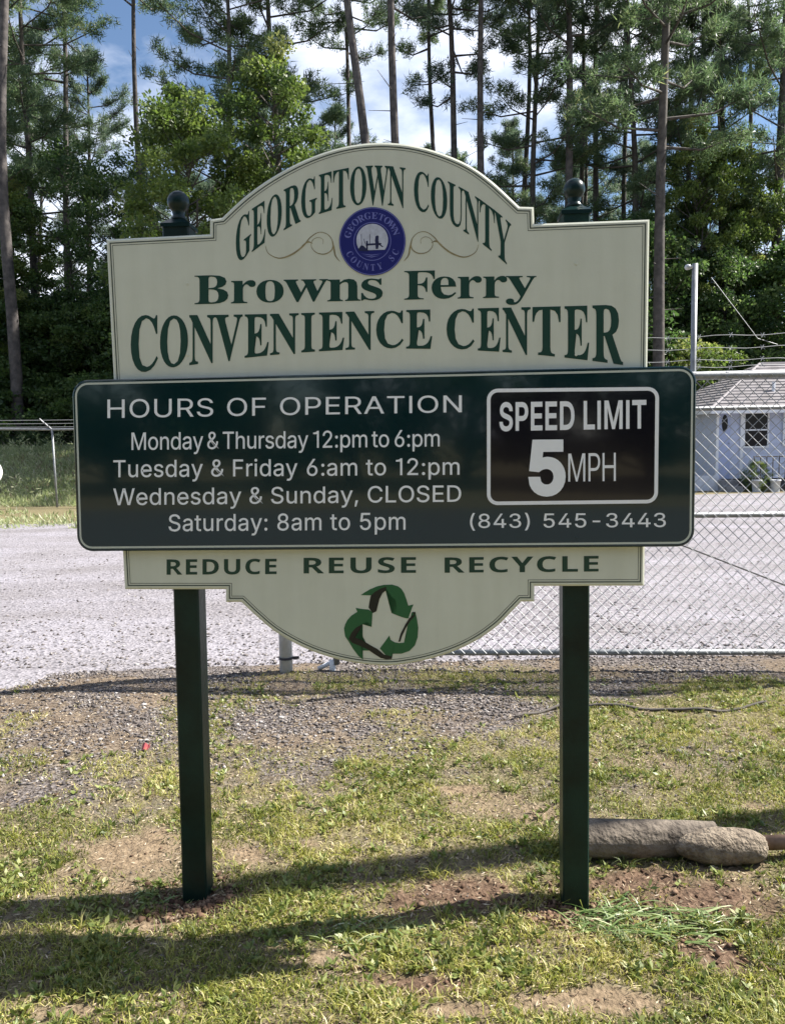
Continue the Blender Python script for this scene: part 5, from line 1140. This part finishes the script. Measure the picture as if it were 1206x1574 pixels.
# loose stones
OCT = np.array([(1, 0, 0), (0, 1, 0), (-1, 0, 0), (0, -1, 0), (0, 0, .7), (0, 0, -.7)]); OF = np.array([(0, 1, 4), (1, 2, 4), (2, 3, 4), (3, 0, 4), (1, 0, 5), (2, 1, 5), (3, 2, 5), (0, 3, 5)])
def stones(xx, yy, ss, name, mt, label, cat, sink=.2, tfun=None, z=None):
    n = len(xx); a = rng.random(n)*6.28; ca, sa = np.cos(a), np.sin(a)
    P = OCT[None]*(1+.35*rng.normal(size=(n, 6, 1)))*ss[:, None, None]*np.stack([.8+.7*rng.random(n), .7+.4*rng.random(n), .55+.5*rng.random(n)], -1)[:, None]
    X = P[..., 0]*ca[:, None]-P[..., 1]*sa[:, None]; Y = P[..., 0]*sa[:, None]+P[..., 1]*ca[:, None]; Z = P[..., 2]+.12*X
    z0 = (zat(xx, yy) if z is None else z)
    V = np.stack([X+xx[:, None], Y+yy[:, None], Z+(z0+ss*sink)[:, None]], -1).reshape(-1, 3)
    F = (np.arange(n)[:, None, None]*6+OF[None]).reshape(-1, 3)
    t = np.clip(.5+.25*rng.normal(size=n), 0, 1)
    return tag(link(name, np_mesh(name, V, F, dict(tint=np.repeat(t, 6))), mt), label, cat, kind='stuff')
def gravf(x, y):
    e = grass_edge(x); return np.clip(.08+.92*sstep(-.25, .4, y-e), 0, 1)*(1-.6*gmask(x, y))*(1-masks(x, y)[1]*.8)
xx, yy = scatter(50000, lambda x, y: gravf(x, y)*(.35+.65*sstep(.32, .58, fbm(x, y, 2.6, 171, 5))), y0=2.2, y1=6.2, pw=.8)
stones(xx, yy, .0035+.0085*rng.random(len(xx))**2.2, 'loose_gravel', M_stone, 'loose grey brown gravel strewn between the lawn and the lot', 'gravel')
xx, yy = scatter(16000, lambda x, y: gravf(x, y)*sstep(.4, .6, fbm(x, y, 1.9, 181, 4)), y0=3.6, y1=5.9, pw=.9)
stones(xx, yy, .006+.011*rng.random(len(xx))**1.6, 'coarse_gravel', M_stone, 'coarser grey stones lying in patches left of the left post', 'gravel')
xx, yy = scatter(15000, lambda x, y: .25+.75*np.exp(-(y-6)/2.0), y0=5.7, y1=12, pw=1.3)
stones(xx, yy, .005+.013*rng.random(len(xx))**2.5, 'lot_stones', M_stone, 'scattered stones lying on the pale gravel lot', 'gravel', z=np.full(len(xx), .004))
# heavier crumbs of dug soil round the post feet
xx = np.concatenate([rng.normal(f[0], .11, 700) for f in FEET]); yy = np.concatenate([rng.normal(f[1]-.01, .06, 700) for f in FEET])
stones(xx, yy, .004+.013*rng.random(len(xx))**2, 'dug_soil', M_clod, 'dug up lumps of soil heaped round the feet of the posts', 'soil')
# soil clods
xx, yy = scatter(16000, lambda x, y: masks(x, y)[2]*.55+.03, y1=4.2)
stones(xx, yy, .0025+.011*rng.random(len(xx))**3, 'soil_clods', M_clod, 'crumbly red brown soil clods around the posts', 'soil')

# long grass clump by the right post
rng2 = np.random.default_rng(5)
def clump(cx, cy, n, L_, r, label):
    V = []; F = []; tn = []
    for i in range(n):
        a = rng2.random()*6.28; rr = r*math.sqrt(rng2.random()); x0 = cx+1.9*rr*math.cos(a); y0 = cy+.6*rr*math.sin(a)
        d = rng2.random()*6.28; dx, dy = math.cos(d), math.sin(d)*.6; Ln = L_*(.5+.7*rng2.random()); w_ = .0020+.0038*rng2.random(); up = .1+.65*rng2.random()
        z0 = float(zat(np.array([x0]), np.array([y0]))[0]); b = len(V)
        px_, py_ = -dy*w_, dx*w_; tv = min(1, max(0, .5+.3*rng2.normal()))
        for k in range(6):
            t = k/5; ww = (1-t**2)*1.0+.03; zz = z0+Ln*up*(t-.72*t*t)+.003
            V += [(x0+dx*Ln*t-px_*ww, y0+dy*Ln*t-py_*ww, zz), (x0+dx*Ln*t+px_*ww, y0+dy*Ln*t+py_*ww, zz+.001)]; tn += [tv, tv]
        F += [(b+2*k, b+2*k+1, b+2*k+3, b+2*k+2) for k in range(5)]
    return tag(link('long_grass', np_mesh('long_grass', V, F, dict(tint=tn)), M_longg), label, 'grass', kind='stuff')
p = G(1010, 1425); clump(p[0], p[1], 190, .14, .15, 'clump of long pale green grass blades lying right of the right post')
p = G(930, 1402); clump(p[0], p[1], 60, .13, .07, 'few long grass blades leaning at the foot of the right post')
p = G(250, 1380); clump(p[0], p[1], 50, .07, .07, 'short grass blades left of the foot of the left post')
p = G(560, 1440); clump(p[0], p[1], 70, .08, .12, 'loose pale grass blades on the lawn between the posts')

# ------------------------------------------------------------------ old posts lying on the ground
def rough(o, amp, sc, seed):
    me = o.data; rr = np.random.default_rng(seed); n = len(me.vertices); V = np.zeros(n*3, dtype=np.float32); me.vertices.foreach_get('co', V); V = V.reshape(-1, 3)
    me.vertices.foreach_get('co', V.ravel()); nn = np.zeros(n*3, dtype=np.float32); me.vertices.foreach_get('normal', nn); nn = nn.reshape(-1, 3)
    f = fbm(V[:, 0]*1+V[:, 2]*.7+9, V[:, 1]+V[:, 2]*1.3+5, sc, seed)-.5
    V = V+nn*(f*amp)[:, None]; me.vertices.foreach_set('co', V.astype(np.float32).ravel()); me.update()
a = G(870, 1327); b = G(1110, 1326)
lg = thing('fallen_log', 'dark grey brown log lying on the grass behind the right post', 'log', (a[0], a[1]+.075, 0))
mb = MB(); L_ = math.dist(a, b); ang = math.atan2(b[1]-a[1], b[0]-a[0])
pts = [(L_*t*math.cos(ang), L_*t*math.sin(ang), .058-.006*t) for t in np.linspace(0, 1, 30)]
mb.tube(pts, [.074-.008*t*t for t in np.linspace(0, 1, 30)], 32)
M_log = mat('weathered_log', (.06, .047, .036), .9, col2=(.20, .165, .13), vscale=9, bump=.8, bscale=45)
o = mb.obj('log_body', M_log, lg, smooth=True); rough(o, .005, 9, 3); rough(o, .003, 60, 4)
c0 = G(1117, 1337)
fp = thing('old_pipe_post', 'brown pipe with a lump of concrete on its end lying right of the log', 'post', (c0[0], c0[1]+.06, 0))
mb = MB(); n1, n2 = 28, 30; V = []; F = []
hl = 76/FOC*c0[1]/1.0; rr0 = 29/FOC*c0[1]
for i in range(n1+1):
    t = i/n1; xx_ = -hl+2*hl*t; pr = (max(0, 1-abs(2*t-1)**(1.5 if t < .5 else 4.5)))**.5*(1.0+.04*math.sin(t*5)); cz = rr0*.86
    for k in range(n2):
        a_ = 2*math.pi*k/n2; V.append((xx_, rr0*pr*math.cos(a_)*1.05, cz+rr0*pr*math.sin(a_)))
F = [(i*n2+k, i*n2+(k+1) % n2, (i+1)*n2+(k+1) % n2, (i+1)*n2+k) for i in range(n1) for k in range(n2)]
mb.add(V, F); M_conc = mat('rough_concrete', (.11, .085, .062), .95, col2=(.27, .22, .165), vscale=28, bump=1.0, bscale=70)
o = mb.obj('concrete_footing', M_conc, fp, smooth=True); bm = bmesh.new(); bm.from_mesh(o.data); bmesh.ops.recalc_face_normals(bm, faces=bm.faces); bm.to_mesh(o.data); bm.free()
rough(o, .008, 12, 8); rough(o, .009, 70, 9)
mb = MB(); mb.tube([(hl*.6, .01, rr0*.95), (hl*.6+1.1, .05, rr0*.9)], .027, 16); mb.obj('pipe', mat('rusty_brown_pipe', (.12, .07, .045), .6, col2=(.24, .16, .11), vscale=20, metal=.2), fp, smooth=True)
# thin dark branch shape standing in for a shadow line behind the posts
tw = thing('shadow_branch', 'dark curved branch shape standing in for a shadow line behind the right post', 'branch', (0, 0, 0))
P = [G(790, 1106), G(825, 1096), G(862, 1088), G(905, 1086), G(980, 1092), G(1070, 1096), G(1130, 1094), G(1176, 1084)]
P = catmull(P, 4); mb = MB(); mb.tube([(p[0], p[1], float(zat(np.array([p[0]]), np.array([p[1]]))[0])+.012+.006*math.sin(i)) for i, p in enumerate(P)], [.006+.004*math.sin(math.pi*i/len(P)) for i in range(len(P))], 6)
mb.obj('stem', M_barkd, tw, smooth=True)
mb = MB(); p = P[len(P)//2]; zt = float(zat(np.array([p[0]]), np.array([p[1]]))[0])
mb.tube([(p[0], p[1], zt+.012), (p[0]+.10, p[1]+.10, zt+.03), (p[0]+.22, p[1]+.12, zt+.02)], [.004, .003, .002], 5); mb.obj('twig', M_barkd, tw)
# red scrap
p = G(224, 1156)
mb = MB(); zz = float(zat(np.array([p[0]]), np.array([p[1]]))[0])
V = [(-.022, -.004, .0), (-.008, -.012, .012), (.010, -.006, .004), (.022, .002, .016), (-.018, .010, .030), (-.002, .004, .042), (.014, .010, .026), (.020, .014, .040)]
mb.add(V, [(0, 1, 5, 4), (1, 2, 6, 5), (2, 3, 7, 6)])
o = mb.obj('red_scrap', mat('red_plastic', (.36, .07, .08), .7), None, (p[0], p[1], zz+.004)); tag(o, 'small crumpled red scrap lying on the gravel left of the left post', 'litter')
bpy.context.view_layer.update()
